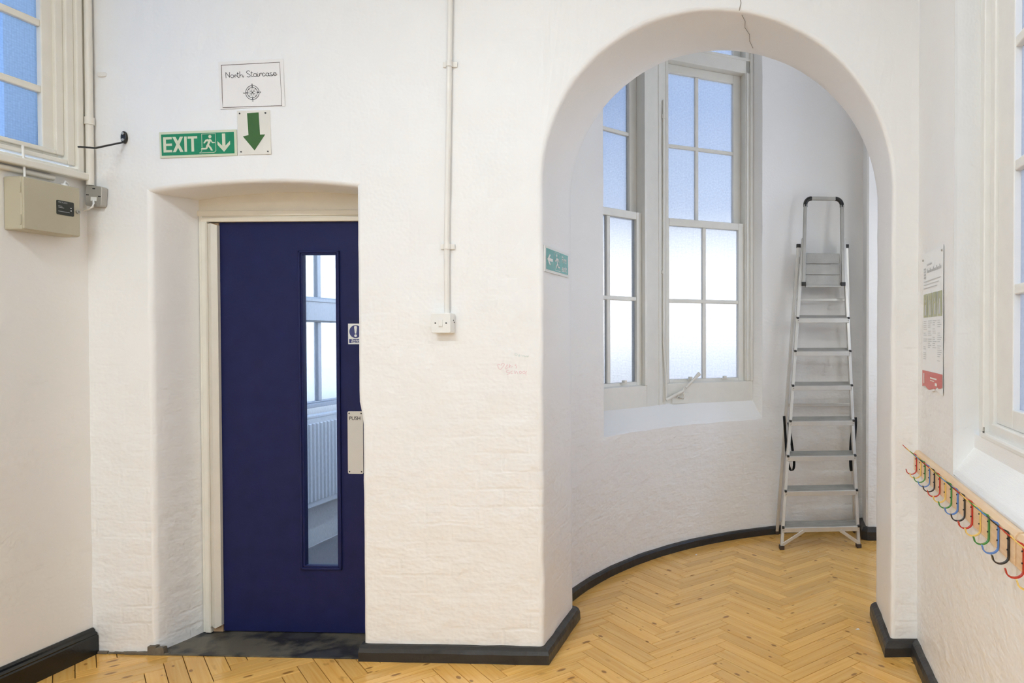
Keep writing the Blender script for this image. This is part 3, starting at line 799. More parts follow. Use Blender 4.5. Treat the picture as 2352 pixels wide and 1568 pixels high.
# opener: bracket, lever, rod
op = thing('window_opener', 'cream painted winding lever and rod fixed below the tower windows', 'window opener', (w3l.x, w3l.y, 0), R(90 - 60.2))
def w3p(x, y, dep=-.03):
    v = ray(x, y); nn = Vector((-D3.y, D3.x, 0)); o_ = w3l + nn * dep
    t_ = o_.dot(nn) / v.dot(nn) if False else (o_.x * nn.x + o_.y * nn.y) / (v.x * nn.x + v.y * nn.y)
    q = v * t_; return Vector(((q.x - w3l.x) * D3.x + (q.y - w3l.y) * D3.y, dep, EYE + q.z))
bk = MB(); a_ = w3p(1516, 928, -.006); b_ = w3p(1528, 890, -.006)
bk.box(a_.x, b_.x + .004, -.02, .0, a_.z, b_.z + .01)
build('mount_block', bk, 'sash_paint', op, bevel=.004)
pl_ = MB(); c_ = w3p(1560, 912, -.008); pl_.box(c_.x - .055, c_.x + .075, -.012, -.003, c_.z - .045, c_.z + .03)
build('plate', pl_, 'sash_paint', op, bevel=.006)
build('rod', MB().tube([w3p(1530, 916), w3p(1530, 875), w3p(1524, 790), w3p(1524, 230)], .0075, 8), 'sash_paint', op)
build('link', MB().tube([w3p(1530, 918, -.035), w3p(1545, 910, -.035), w3p(1570, 897, -.035)], .011, 8), 'sash_paint', op)
build('yoke', MB().tube([w3p(1572, 888, -.03), w3p(1569, 897, -.03), w3p(1572, 906, -.03), w3p(1569, 915, -.025), w3p(1556, 913, -.02), w3p(1560, 903, -.025), w3p(1570, 898, -.03)], .007, 8), 'sash_paint', op)
build('lever', MB().tube([w3p(1575, 890, -.04), w3p(1592, 873, -.045), w3p(1607, 857, -.05)], [.009, .010, .014], 10), 'sash_paint', op)
rc = MB(); g_ = w3p(1523, 625); rc.tube([g_ + Vector((0, 0, -.01)), g_ + Vector((0, 0, .012))], .012, 8); rc.box(g_.x - .012, g_.x + .004, g_.y, .0, g_.z - .006, g_.z + .006)
build('rod_guide', rc, 'sash_paint', op)
rc = MB(); g_ = w3p(1524, 268); rc.tube([g_ + Vector((0, 0, -.012)), g_ + Vector((0, 0, .015))], .012, 8); rc.box(g_.x - .012, g_.x + .004, g_.y, .0, g_.z - .006, g_.z + .006)
build('rod_guide', rc, 'sash_paint', op)

# left corridor window (viewed obliquely): local x runs along +Y, viewer looks to -X
def wall_window(name, label, X, y0, y1, rot): pass
W1 = thing('window_1', 'high window with blue wired panes on the cream left wall', None, (XL, LW[0], 0), R(90), kind='structure')
wd = LW[1] - LW[0]
m_ = MB(); fz0, fz1 = LW[2], LW[3]
for (o_, d0, d1, wdt) in ((0, -.030, .02, .028), (.028, -.016, .03, .035), (.063, -.002, .06, .035)):
    a0, a1, c0, c1 = o_, wd - o_, fz0 + o_, fz1 - o_
    m_.box(a0, a0 + wdt, d0, d1, c0, c1); m_.box(a1 - wdt, a1, d0, d1, c0, c1)
    m_.box(a0 + wdt, a1 - wdt, d0, d1, c0, c0 + wdt * .55); m_.box(a0 + wdt, a1 - wdt, d0, d1, c1 - wdt, c1)
m_.box(wd - .004, wd + .034, -.022, .0, fz0 - .02, fz1)
build('window_frame', m_, 'wood_paint', W1, bevel=.004)
gy1 = wd - (LW[1] - 2.985)
sash(W1, 'sash', .05, wd - .075, fz0 + .052, fz1 - .08, .012, (.025, .05), (.06, wd - .075 - gy1), [.4, .75, 1.09][:2] + [1.12], [2.492, 2.772, 3.05, 3.33], 'wood_paint', 'glass_blue', bw=.030, d=.035)
build('sill_board', MB().box(-.03, wd + .012, -.045, .02, fz0 - .028, fz0 + .004), 'wood_paint', W1, bevel=.006)
# right corridor window: local x runs along -Y
YE = RW[1] + .045
W4 = thing('window_4', 'large window with pale grey panes at the right edge', None, (XW4, YE, 0), R(-90), kind='structure')
wd = YE - RW[0]
m_ = MB()
for (o_, d0, d1, wdt) in ((0, -.002, .09, .075), (.075, -.016, .05, .03), (.105, .006, .09, .05)):
    m_.box(o_, o_ + wdt, d0, d1, 1.06, RW[3]); m_.box(wd - o_ - wdt, wd - o_, d0, d1, 1.06, RW[3])
m_.box(.15, wd - .15, .0, .09, 1.06, 1.14); m_.box(.15, wd - .15, .0, .09, RW[3] - .1, RW[3])
build('window_frame', m_, 'sash_white', W4, bevel=.005)
build('sill_board', MB().box(.09, wd, -.022, .03, 1.080, 1.105), 'sash_white', W4, bevel=.008)
gx0 = YE - 2.41
sash(W4, 'sash', .155, wd - .155, 1.14, RW[3] - .1, .018, (.065, .06), (gx0 - .155, .06), [gx0 + .55, gx0 + 1.1], [1.597, 1.998, 2.396, 2.79], 'sash_white', 'glass_right', bw=.034, d=.04)
ct = MB(); ct.box(.128, .132, -.022, -.016, 1.105, 1.124); ct.box(.116, .132, -.022, -.018, 1.105, 1.109)
build('catch', ct, 'galvanised', W4)

# ---------------------------------------------------------------- skirtings
SK = [(.0, .0), (.034, .0), (.033, .040), (.026, .056), (.012, .066), (-.012, .071)]
def path_frames(pts, closed=False):
    """pts in plan, room to the right hand side when walking... out dir given by left normal"""
    fr = []
    P_ = [Vector((x, y, 0)) for x, y in pts]
    for i, p in enumerate(P_):
        ds = []
        if i > 0: ds.append((P_[i] - P_[i - 1]).normalized())
        if i < len(P_) - 1: ds.append((P_[i + 1] - P_[i]).normalized())
        ns = [Vector((d.y, -d.x, 0)) for d in ds]
        n = sum(ns, Vector()); n.normalize()
        k = 1 / max(.5, n.dot(ns[0]))
        fr.append((p, n * k))
    return fr
def sub(pts, st=.06):
    out = [pts[0]]
    for a, b in zip(pts, pts[1:]):
        n = max(1, int(math.dist(a, b) / st))
        out += [(a[0] + (b[0] - a[0]) * k / n, a[1] + (b[1] - a[1]) * k / n) for k in range(1, n + 1)]
    return out
skw = wob(.0022, 14)
def skirt(name, pts, label, prof=SK, mat='black_skirting', smooth=False):
    m_ = MB().sweep(prof, path_frames(pts), smooth=smooth)
    return struct(name, m_, mat, label, wobble=skw)
JL, JR = AC - AR, AC + AR
skirt('baseboard_back', sub([(DX1 + .012, YW + .05), (DX1 + .012, YW), (JL, YW), (JL, YW + .49)][1:]), 'black coved skirting along the pier between door and arch')
skirt('baseboard_jamb', sub([(JR, YW + .46 + bend(JR)), (JR, YW + bend(JR) + .0), (XR, YW + bend(XR)), (XR, 2.2)]), 'black coved skirting around the right side of the arch')
ang_ = [172 - k * 2.5 for k in range(34)]
sr = [(circ(a).x, circ(a).y) for a in ang_ if a > 91.5] + [(.672, 5.446)]
skirt('baseboard_round', sr, 'black skirting curving along the tower wall', [(.0, .0), (.026, .0), (.025, .042), (.018, .052), (-.012, .058)])
skirt('baseboard_pier', sub([(.672, 5.44), (.668, 5.19), (.682, 5.18), (1.5, 5.195)]), 'black skirting around the small pier beside the ladder', [(.0, .0), (.034, .0), (.033, .06), (.02, .085), (-.012, .092)])
LSK = [(.0, .0), (.030, .0), (.030, .082), (.024, .088), (.026, .094), (.016, .102), (.014, .110), (.006, .118), (-.01, .118)]
m_ = MB().sweep(LSK, path_frames(sub([(XL, .6), (XL, YW - .004)], .2)))
struct('baseboard_left', m_, 'skirting_gloss', 'tall moulded glossy black skirting on the left wall')
# broken plaster at the foot of the wall left of the door
rb = MB()
random.seed(3)
for k in range(26):
    x = XL + .05 + random.random() * .30; r_ = .006 + random.random() * .010
    rb.box(x - r_ * 1.6, x + r_ * 1.6, YW - .006 - r_ * .5, YW + .002, 0, r_ * .8)
for k in range(9):
    x = DX0 - .02 + random.random() * .05; r_ = .010 + random.random() * .012
    rb.box(x - r_, x + r_, YW - .014, YW + .01, 0, .012 + random.random() * .03)
struct('trim_2', rb, 'rubble', 'crumbled plaster edge at the foot of the wall left of the door', bevel=.003, wobble=wob(.003, 40))

# ---------------------------------------------------------------- threshold, door frame and door
th = MB().add([(DX0 - .01, YW - .012, .0), (DX1 + .04, YW - .012, 0), (DX1 + .04, YW - .012, .006), (DX0 - .01, YW - .012, .006),
               (DX0 - .01, 3.5, 0), (DX1 + .04, 3.5, 0), (DX1 + .04, 3.5, .012), (DX0 - .01, 3.5, .012)],
              [(0, 1, 2, 3), (3, 2, 6, 7), (1, 5, 6, 2), (4, 0, 3, 7), (5, 4, 7, 6)])
struct('trim_3', th, 'threshold', 'worn dark threshold slab in front of the blue door', bevel=.002)
# frame head with shallow arched panel above
fr = thing('trim_4', 'beige painted door frame with arched panel above', None, (0, 0, 0), kind='structure')
xs_ = lin(DX0 + .03, DX1 + .01, 16)
tm = MB()
poly = [(x, dhead(x) + .004) for x in xs_[::-1]] + [(DX0 + .03, 2.035), (DX1 + .01, 2.035)]
tm.prism(poly, YD + .008, YD + .07)
build('arched_panel', tm, 'frame_beige', fr)
hd = MB().box(DX0 + .03, DX1 + .01, YD - .002, YD + .05, 2.016, 2.042); hd.box(DX0 + .045, DX1 + .01, YD + .004, YD + .05, 2.006, 2.018)
hd.box(DX0 + .06, DX1 + .01, YD - .006, YD + .05, 1.988, 2.008)
build('frame_head', hd, 'frame_beige', fr, bevel=.003)
jb = MB().box(DX0 + .045, -2.728, YD + .0, YD + .06, .012, 2.03); jb.box(-2.728, -2.700, YD - .008, YD + .06, .012, 1.99)
build('frame_jamb', jb, 'wood_paint', fr, bevel=.004)
build('frame_jamb', MB().box(-1.872, DX1 + .01, YD - .006, YD + .06, .012, 1.99), 'wood_paint', fr, bevel=.004)
# plastic finger guard over the hinge side, bare wood below it
build('hinge_post', MB().box(-2.700, -2.655, YD + .012, YD + .06, .012, 1.985), 'bare_wood', fr)
fgz0 = .045
gd = MB().box(-2.701, -2.693, YD - .014, YD + .012, fgz0, 1.982)
gd.add([(-2.693, YD - .008, fgz0), (-2.674, YD - .014, fgz0 - .008), (-2.674, YD - .014, 1.980), (-2.693, YD - .008, 1.978)], [(0, 1, 2, 3)])
gd.add([(-2.674, YD - .014, fgz0 - .008), (-2.651, YD - .002, fgz0 + .004), (-2.651, YD - .002, 1.972), (-2.674, YD - .014, 1.980)], [(0, 1, 2, 3)])
gd.box(-2.6535, -2.6495, YD - .004, YD + .012, fgz0 + .004, 1.972)
tag(build('finger_guard', gd, 'guard_plastic', fr), 'cream plastic finger guard over the hinges')

D1 = thing('door_1', 'navy blue fire door with a tall narrow glass panel', None, (-2.652, 3.40, .016), kind='structure')
DW, DH = .79, 1.972
vx0, vx1, vz0, vz1 = .395, .585, .310, 1.828         # vision panel opening in the leaf
lf = MB()
lf.box(0, vx0, 0, .044, 0, DH); lf.box(vx1, DW, 0, .044, 0, DH); lf.box(vx0, vx1, 0, .044, 0, vz0); lf.box(vx0, vx1, 0, .044, vz1, DH)
build('leaf', lf, 'door_blue', D1)
bd = MB()
for k, (i_, y0) in enumerate(((0, -.010), (.009, -.005))):
    x0, x1, z0, z1 = vx0 + i_ - .006, vx1 - i_ + .006, vz0 + i_ - .006, vz1 - i_ + .006
    w_ = .011
    bd.box(x0, x0 + w_, y0, .02, z0, z1); bd.box(x1 - w_, x1, y0, .02, z0, z1); bd.box(x0, x1, y0, .02, z0, z0 + w_); bd.box(x0, x1, y0, .02, z1 - w_, z1)
build('glazing_bead', bd, 'door_blue', D1, bevel=.003)
build('pane', MB().quad((vx0, .018, vz0), (vx1, .018, vz0), (vx1, .018, vz1), (vx0, .018, vz1), [(0, 0), (1, 0), (1, 1), (0, 1)]), 'glass_clear', D1)
# push plate
px0 = -2.028 + 2.652; pz0, pz1 = .784 - .016, 1.083 - .016
def rrect(x0, x1, z0, z1, r, n=5):
    pts = []
    for cx_, cz_, a0 in ((x1 - r, z0 + r, -90), (x1 - r, z1 - r, 0), (x0 + r, z1 - r, 90), (x0 + r, z0 + r, 180)):
        pts += [(cx_ + r * math.cos(R(a0 + 90 * k / n)), cz_ + r * math.sin(R(a0 + 90 * k / n))) for k in range(n + 1)]
    return pts
pp = build('push_plate', MB().prism(rrect(px0, px0 + .075, pz0, pz1, .006), -.003, 0), 'plate_white', D1)
tag(pp, 'white push plate lettered PUSH')
build('lettering', text_mb('PUSH', .0235, px0 + .036, pz1 - .041, -.0034, 'CENTER', bold=.0003), 'ink_black', pp)
for x_ in (px0 + .008, px0 + .067):
    for z_ in (pz0 + .010, pz1 - .010):
        build('screw', MB().cyl((x_, -.0042, z_), (x_, -.002, z_), .0032, 10), 'ink_black', pp)
# mandatory sign
sx0 = -2.0225 + 2.652; sz0 = 1.404 - .016; sw, sh = .074, .098
sg = build('fire_door_notice', MB().box(sx0, sx0 + sw, -.0015, 0, sz0, sz0 + sh), 'ink_white', D1)
tag(sg, 'small blue and white fire door notice, half hidden')
cc = (sx0 + sw / 2, sz0 + .060)
build('blue_disc', MB().disc(cc[0], cc[1], .031, -.0019, 28), 'sign_blue', sg)
build('blue_band', MB().poly([(sx0 + .005, sz0 + .005), (sx0 + sw - .005, sz0 + .005), (sx0 + sw - .005, sz0 + .024), (sx0 + .005, sz0 + .024)], -.0019), 'sign_blue', sg)
ex = MB().poly([(cc[0] - .0030, cc[1] - .010), (cc[0] + .0030, cc[1] - .010), (cc[0] + .0072, cc[1] + .020), (cc[0] + .005, cc[1] + .027), (cc[0] - .005, cc[1] + .027), (cc[0] - .0072, cc[1] + .020)], -.0024)
ex.disc(cc[0], cc[1] - .0195, .0066, -.0024, 14)
build('exclamation_mark', ex, 'ink_white', sg)
tx = text_mb('Fire door', .0100, cc[0], sz0 + .0155, -.0024, 'CENTER', bold=.0003); tx.merge(text_mb('Keep shut', .0100, cc[0], sz0 + .0075, -.0024, 'CENTER', bold=.0003))
build('lettering', tx, 'ink_white', sg)

# ---------------------------------------------------------------- stair landing seen through the door glass
XS = -3.15
sw_ = MB()
us = steps(3.64, 6.0, .12, [4.0, 5.8]); vz = steps(0, 3.4, .12, [.945, 3.2])
holed(sw_, us, vz, [(4.0, 5.8, .945, 3.2)], lambda u, v: (XS, u, v), lambda u, v: (u, v))
sw_.box(XS - .3, XS - .16, 4.0, 5.8, .80, .935)
sw_.quad((XS, 4.0, .945), (XS - .3, 4.0, .945), (XS - .3, 4.0, 3.2), (XS, 4.0, 3.2), [(0, 0)] * 4)
struct('wall_stair_left', sw_, 'wall_smooth', 'stair landing wall with window and radiator seen through the door glass')
sw_ = MB(); sw_.quad((-1.46, 3.6, 0), (-1.46, 6.0, 0), (-1.46, 6.0, 3.4), (-1.46, 3.6, 3.4), [(0, 0), (3.6, 0), (3.6, 3.4), (0, 3.4)])
for (xa, xb_, za, zb_) in ((XS, -1.46, 0, .9), (XS, -1.46, 3.1, 3.4), (XS, XS + .15, .9, 3.1), (-1.61, -1.46, .9, 3.1)):
    sw_.quad((xa, 6.0, za), (xb_, 6.0, za), (xb_, 6.0, zb_), (xa, 6.0, zb_), [(xa, za), (xb_, za), (xb_, zb_), (xa, zb_)])
struct('wall_stair_far', sw_, 'wall_smooth', 'plain far and right walls of the stair landing')
struct('floor_stair', MB().box(XS - .02, -1.45, 3.50, 6.0, -.2, -.001), 'stair_floor', 'dark grey stair landing floor')
W7 = thing('added_rooflight', 'roof glazing added unseen over the stair landing for more daylight', None, (XS, 3.6, 3.4), 0, kind='structure')  # unseen roof opening, added to bring more daylight onto the landing
m_ = MB()
for q in (0, .55, 1.1, 1.66): m_.box(q - .02, q + .02, 0, 2.4, 0, .08)
for q in (.02, 1.2, 2.38): m_.box(0, 1.69, q - .02, q + .02, 0, .08)
build('window_frame', m_, 'sash_white', W7)
for x0 in (0, .55, 1.1):
    for y0 in (0, 1.2):
        build('pane', MB().quad((x0, y0, .05), (x0 + .56, y0, .05), (x0 + .56, y0 + 1.2, .05), (x0, y0 + 1.2, .05), [(0, 0), (.5, 0), (.5, 1), (0, 1)]), 'glass_plain', W7)
glass('glass_stair', (.90, .97, 1), trans=.21, tl=.17, wire=.2)
plain('stair_paint', (.42, .45, .49), .4)
W5 = thing('window_5', 'stair landing window seen through the door glass', None, (XS, 4.0, 0), R(90), kind='structure')
m_ = MB(); m_.box(0, 1.8, .0, .07, .945, .975); m_.box(0, 1.8, -.012, .07, 1.545, 1.695); m_.box(0, 1.8, -.02, .05, 1.675, 1.70); m_.box(0, .05, 0, .07, .975, 3.2); m_.box(1.75, 1.8, 0, .07, .975, 3.2); m_.box(0, 1.8, 0, .07, 3.15, 3.2)
build('window_frame', m_, 'stair_paint', W5, bevel=.004)
mx_ = [.985 - .62, .985, .985 + .62]
sash(W5, 'lower_light', .05, 1.75, .975, 1.545, .015, (.012, .01), (.02, .02), mx_, [], 'stair_paint', 'glass_stair', bw=.040)
sash(W5, 'upper_light', .05, 1.75, 1.70, 3.15, .015, (.01, .03), (.02, .02), mx_, [2.3, 2.75], 'stair_paint', 'glass_stair', bw=.040)
W8 = thing('added_window', 'unseen window added at the far end of the stair landing for more daylight', None, (XS + .15, 6.0, 0), 0, kind='structure')  # end glazing added out of view to light the landing
sash(W8, 'sash', 0, 1.39, .9, 3.1, 0, (.06, .05), (.05, .05), [.7], [1.6, 2.3], 'sash_white', 'glass_plain')
ra = thing('radiator', 'white ribbed panel radiator under the stair window, seen through the door glass', 'radiator', (XS + .034, 4.1, 0), R(90))
x = 0.0
rib = build('rib', MB().add([(x, -.075, .34), (x + .006, -.085, .345), (x + .022, -.085, .345), (x + .028, -.075, .34), (x, -.075, .86), (x + .006, -.085, .855), (x + .022, -.085, .855), (x + .028, -.075, .86)],
           [(0, 1, 5, 4), (1, 2, 6, 5), (2, 3, 7, 6), (0, 3, 2, 1), (4, 5, 6, 7)]), 'radiator_paint', ra, (.03, 0, 0))
for k in range(1, 40):
    o = rib.copy(); COL.objects.link(o); o.parent = ra; o.location.x = .03 + k * .040
build('panel', MB().box(0, 1.66, -.075, -.03, .30, .90), 'radiator_paint', ra, bevel=.008)
build('top_grille', MB().box(0, 1.66, -.078, -.01, .895, .912), 'radiator_paint', ra, bevel=.003)
for q in (.2, 1.4): build('bracket', MB().box(q, q + .03, -.04, .0, .33, .85), 'radiator_paint', ra)
for q in (.05, 1.60): build('pipe', MB().tube([(q, -.05, .31), (q, -.05, .0)], .008, 8), 'radiator_paint', ra)

# ================================================================== things on the walls
def sign(name, label, cat, x, z, Y, w, h, rot=0, rz=0):
    """flat board hung at its lower-left corner"""
    return thing(name, label, cat, (x, Y, z), rz, tilt=-rot)
# EXIT sign (355 x 113 mm)
def man(mb, x0, z0, s, flip=1, y=-.0042):
    """running figure in a doorway, box of unit width .72 and height 1"""
    f = lambda a, b: (x0 + flip * a * s, z0 + b * s)
    ly = [0]
    def pol(p):
        q = [f(*k) for k in p]; ly[0] += 1
        mb.poly(q if flip > 0 else q[::-1], y - ly[0] * .00012)
    mb.disc(*f(.46, .845), .085 * s, y, 14)
    pol([(.24, .60), (.46, .72), (.53, .66), (.40, .42), (.52, .28), (.60, .12), (.50, .12), (.42, .26), (.27, .40), (.36, .60)])   # torso and front leg
    pol([(.30, .66), (.46, .72), (.50, .66), (.34, .60)])
    pol([(.10, .52), (.18, .50), (.27, .62), (.40, .66), (.36, .72), (.22, .69)])                                             # trailing arm
    pol([(.46, .70), (.52, .70), (.60, .56), (.72, .56), (.72, .50), (.57, .50)])                                             # leading arm
    pol([(.27, .42), (.38, .40), (.32, .24), (.26, .19), (-.04, .19), (-.00, .27), (.22, .27)])                               # trailing leg
    t_ = .022
    mb.ribbon([f(.02, .30), f(.02, .99), f(.76, .99), f(.76, .10), f(.66, .02)], t_ * s * 1.2, y)
    mb.ribbon([f(.66, .02), f(-.13, .02), f(.0, .11), f(.0, .17)], t_ * s * 1.2, y)
ex_ = sign('exit_sign', 'green EXIT sign with running figure and arrow above the door recess', 'sign', -2.741, 2.240, YW - .002, .357, .116, R(1.35))
w, h = .357, .116
build('board', MB().box(0, w, -.003, .0, 0, h), 'sign_glow', ex_, bevel=.001)
build('green_panel', MB().poly([(.009, .010), (w - .011, .010), (w - .011, h - .011), (.009, h - .011)], -.0036), 'sign_green', ex_)
lt = MB(); y_ = -.0042; X = lambda q: q * w; z0, z1 = .024, .092; s_ = .0105
a, b = X(.052), X(.165); lt.poly([(a, z0), (a + .013, z0), (a + .013, z1), (a, z1)], y_)
for zz_ in (z0, (z0 + z1) / 2 - s_ / 2, z1 - s_): lt.poly([(a + .013, zz_), (b, zz_), (b, zz_ + s_), (a + .013, zz_ + s_)], y_)
a, b = X(.172), X(.312); lt.poly([(a, z0), (a + .015, z0), (b, z1), (b - .015, z1)], y_); lt.poly([(b - .015, z0), (b, z0), (a + .015, z1), (a, z1)], y_ - .0001)
a, b = X(.325), X(.358); lt.poly([(a, z0), (b, z0), (b, z1), (a, z1)], y_)
a, b = X(.370), X(.495); lt.poly([(a, z1 - s_), (b, z1 - s_), (b, z1), (a, z1)], y_); c = (a + b) / 2; lt.poly([(c - .0062, z0), (c + .0062, z0), (c + .0062, z1 - s_), (c - .0062, z1 - s_)], y_)
build('lettering', lt, 'sign_glow', ex_)
pc = MB(); man(pc, X(.548), .015, .086)
build('running_figure', pc, 'sign_glow', ex_)
ar = MB(); c = X(.836); ar.poly([(c - .0075, .040), (c + .0075, .040), (c + .0075, .099), (c - .0075, .099)], y_)
ar.poly([(c, .018), (c + .029, .050), (c + .029, .066), (c, .038), (c - .029, .066), (c - .029, .050)][:3] + [(c + .029, .066), (c, .038)], y_ - .0001)
ar.poly([(c, .018), (c, .038), (c - .029, .066), (c - .029, .050)], y_ - .0001)
build('arrow', ar, 'sign_glow', ex_)
# green arrow plate
aw = sign('arrow_sign', 'cream plate with a dark green down arrow beside the EXIT sign', 'sign', -2.379, 2.250, YW - .002, .15, .195, R(1.0))
w, h = .150, .196
build('plate', MB().box(0, w, -.003, 0, 0, h), 'sign_cream', aw, bevel=.001)
build('arrow', MB().poly([(.076, .018), (.127, .088), (.103, .088), (.099, .186), (.046, .184), (.050, .087), (.024, .082)], -.0036), 'arrow_green', aw)
for q in ((.014, .014), (.137, .012), (.012, .184), (.130, .183)): build('screw', MB().cyl((q[0], -.0048, q[1]), (q[0], -.002, q[1]), .0034, 8), 'ink_black', aw)
# paper sign
ns = sign('paper_sign', 'white paper sign reading North Staircase with a compass rose', 'sign', -2.461, 2.455, YW - .002, .297, .21, R(1.95))
w, h = .297, .210
build('sheet', MB().box(0, w, -.0012, 0, 0, h), 'paper', ns)
bx0, bz1 = .014, .194; SC = .269 / 1735
def cp(px, py): return (bx0 + (px - 205) * SC, bz1 - ((py - 260) + .0625 * (px - 205)) * SC)
y_ = -.0018
build('border', MB().ribbon([cp(205, 260), cp(1932, 150), cp(1946, 1385), cp(195, 1470), cp(190, 1200), cp(205, 700), cp(205, 250)], .0028, y_), 'ink_brown', ns)
def smooth_pts(p, n=6):
    out = []
    for i in range(len(p) - 1):
        p0, p1, p2, p3 = [Vector(p[max(0, min(len(p) - 1, i + k))]) for k in (-1, 0, 1, 2)]
        for k in range(n):
            t_ = k / n
            out.append(.5 * ((2 * p1) + (p2 - p0) * t_ + (2 * p0 - 5 * p1 + 4 * p2 - p3) * t_ * t_ + (3 * p1 - p0 - 3 * p2 + p3) * t_ ** 3))
    return [tuple(q) for q in out] + [tuple(p[-1])]
def ell(cx_, cy_, r, ry=None): return [(cx_ + r * math.cos(k * .3142), cy_ + (ry or r) * math.sin(k * .3142)) for k in range(21)]
sharp = [[(330, 625), (328, 460)], [(328, 460), (440, 605)], [(440, 605), (442, 450)], [(655, 490), (712, 487)], [(742, 430), (742, 602)], [(1060, 468), (1127, 463)], [(1232, 478), (1232, 560)], [(597, 525), (600, 607)],
         [(1330, 475), (1330, 548)], [(1266, 448), (1274, 444)], [(1597, 462), (1597, 530)]]
curved = [ell(515, 570, 43), [(558, 562), (580, 565), (597, 550), (630, 522), (648, 560), (678, 585)], [(680, 448), (678, 575), (695, 600), (725, 590)], [(744, 565), (775, 525), (812, 530), (825, 580), (842, 592), (862, 545)],
          [(1040, 430), (1010, 405), (960, 420), (945, 455), (975, 485), (1030, 510), (1050, 550), (1010, 585), (945, 570)], [(1085, 420), (1085, 545), (1105, 572), (1145, 560)], ell(1190, 525, 43), [(1232, 545), (1250, 562), (1270, 540)],
          [(1270, 482), (1270, 540), (1290, 562), (1330, 535)], [(1330, 512), (1362, 468), (1388, 472), (1408, 515)], [(1482, 478), (1440, 463), (1410, 505), (1425, 545), (1470, 545), (1512, 515)], ell(1555, 503, 42), [(1597, 520), (1615, 542), (1650, 520)],
          [(1692, 455), (1662, 448), (1645, 478), (1690, 505), (1690, 535), (1650, 543)], [(1690, 535), (1715, 525), (1740, 495), (1812, 480), (1800, 445), (1765, 438), (1735, 480), (1750, 525), (1800, 530), (1845, 485)]]
lt = MB()
for p in sharp: lt.ribbon([cp(*q) for q in p], .0024, y_)
for p in curved: lt.ribbon([cp(*q) for q in smooth_pts(p)], .0022, y_)
build('lettering', lt, 'ink_black', ns)
co = MB(); c0 = cp(1092, 1027); rr_ = 200 * SC
co.disc(c0[0], c0[1], rr_ + .0012, y_, 40, rr_ - .0012); co.disc(c0[0], c0[1], 148 * SC + .0011, y_, 36, 148 * SC - .0011)
for k in range(8):
    a = R(k * 45); L0 = (150 if k % 2 == 0 else 138) * SC; hw = (.0042 if k % 2 == 0 else .003)
    d = Vector((math.sin(a), math.cos(a))); e = Vector((d.y, -d.x)); c = Vector(c0)
    m1 = c + d * 52 * SC
    co.ribbon([tuple(c), tuple(m1 + e * hw), tuple(c + d * L0), tuple(m1 - e * hw), tuple(c)], .0012, y_)
    if k % 2: co.poly([tuple(c + d * 40 * SC), tuple(m1 - e * hw), tuple(m1 + e * hw * .2)], y_ - .0001)
    if k % 2 == 0: co.ribbon([tuple(c + d * 150 * SC), tuple(c + d * 200 * SC)], .0036, y_)
    else: co.disc(*(c + d * 146 * SC), .0022, y_, 8)
for s_, dx, dz in (('N', 0, 236), ('S', 4, -240), ('E', 240, -2), ('W', -245, -6)):
    co.merge(text_mb(s_, .0085, c0[0] + dx * SC, c0[1] + dz * SC - .003, y_, 'CENTER', bold=.0003))
build('compass_rose', co, 'ink_black', ns)
# light switch with conduit
swt = thing('light_switch', 'white surface light switch at the end of the conduit', 'switch', (-1.444, YW, 1.500))
build('back_box', MB().prism(rrect(-.044, .044, -.044, .044, .006), -.040, -.001), 'white_plastic', swt, bevel=.002)
build('face_plate', MB().prism(rrect(-.043, .043, -.043, .043, .006), -.047, -.040), 'white_plastic', swt, bevel=.002)
rk = MB().prism([(-.009, -.016), (.009, -.016), (.009, .016), (-.009, .016)], -.051, -.046)
build('rocker', rk, 'white_plastic', swt, bevel=.0015)
for q in (-.024, .024): build('screw', MB().cyl((q, -.0482, 0), (q, -.046, 0), .0032, 10), 'ink_black', swt)
for q in ((-.020, .012), (-.012, .004)): build('knockout', MB().cyl((.0435, q[0], q[1]), (.0455, q[0], q[1]), .0026, 8), 'ink_black', swt)
cn = thing('conduit', 'white painted conduit running up the wall from the switch', 'conduit', (-1.432, YW - .012, 1.545))
build('pipe', MB().tube([(0, 0, -.002), (.002, 0, .35), (.016, 0, 1.0), (.030, 0, 1.7), (.036, 0, CEIL - 1.56)], .0115, 12), 'conduit_paint', cn)
for z_, x_ in ((.292, .003), (1.09, .018)):
    sd = MB().box(x_ - .032, x_ + .032, .004, .011, z_ - .012, z_ + .012); sd.tube([(x_, 0, z_ - .012), (x_, 0, z_ + .012)], .0150, 12)
    build('saddle_clip', sd, 'conduit_paint', cn, bevel=.002)
# graffiti on the pier
def gpt(px, py):
    p = at_y(1130 + px / 19.6, 795 + py / 19.6, YW); return (p.x, p.z)
pink = [[(420, 870), (440, 800), (500, 770), (565, 790), (560, 850), (480, 940), (385, 1045), (300, 970), (265, 860), (300, 800), (390, 835)],
        [(690, 790), (680, 880), (610, 960), (620, 1015), (660, 1010), (705, 950)], [(650, 870), (720, 850)], [(800, 800), (790, 880), (775, 970), (810, 890), (850, 870), (862, 970)], [(935, 880), (930, 945)], [(950, 815), (953, 830)],
        [(1090, 822), (1030, 850), (1110, 900), (1120, 945), (1070, 988)], [(770, 1075), (690, 1080), (650, 1140), (700, 1180), (790, 1172), (790, 1220), (670, 1282)], [(937, 1105), (880, 1130), (845, 1190), (870, 1230), (932, 1225)],
        [(1010, 1095), (1040, 1230), (1090, 1142), (1120, 1142), (1162, 1245)], ell(1285, 1175, 50, 55), ell(1440, 1175, 55, 55), [(1570, 1115), (1530, 1200), (1545, 1312)]]
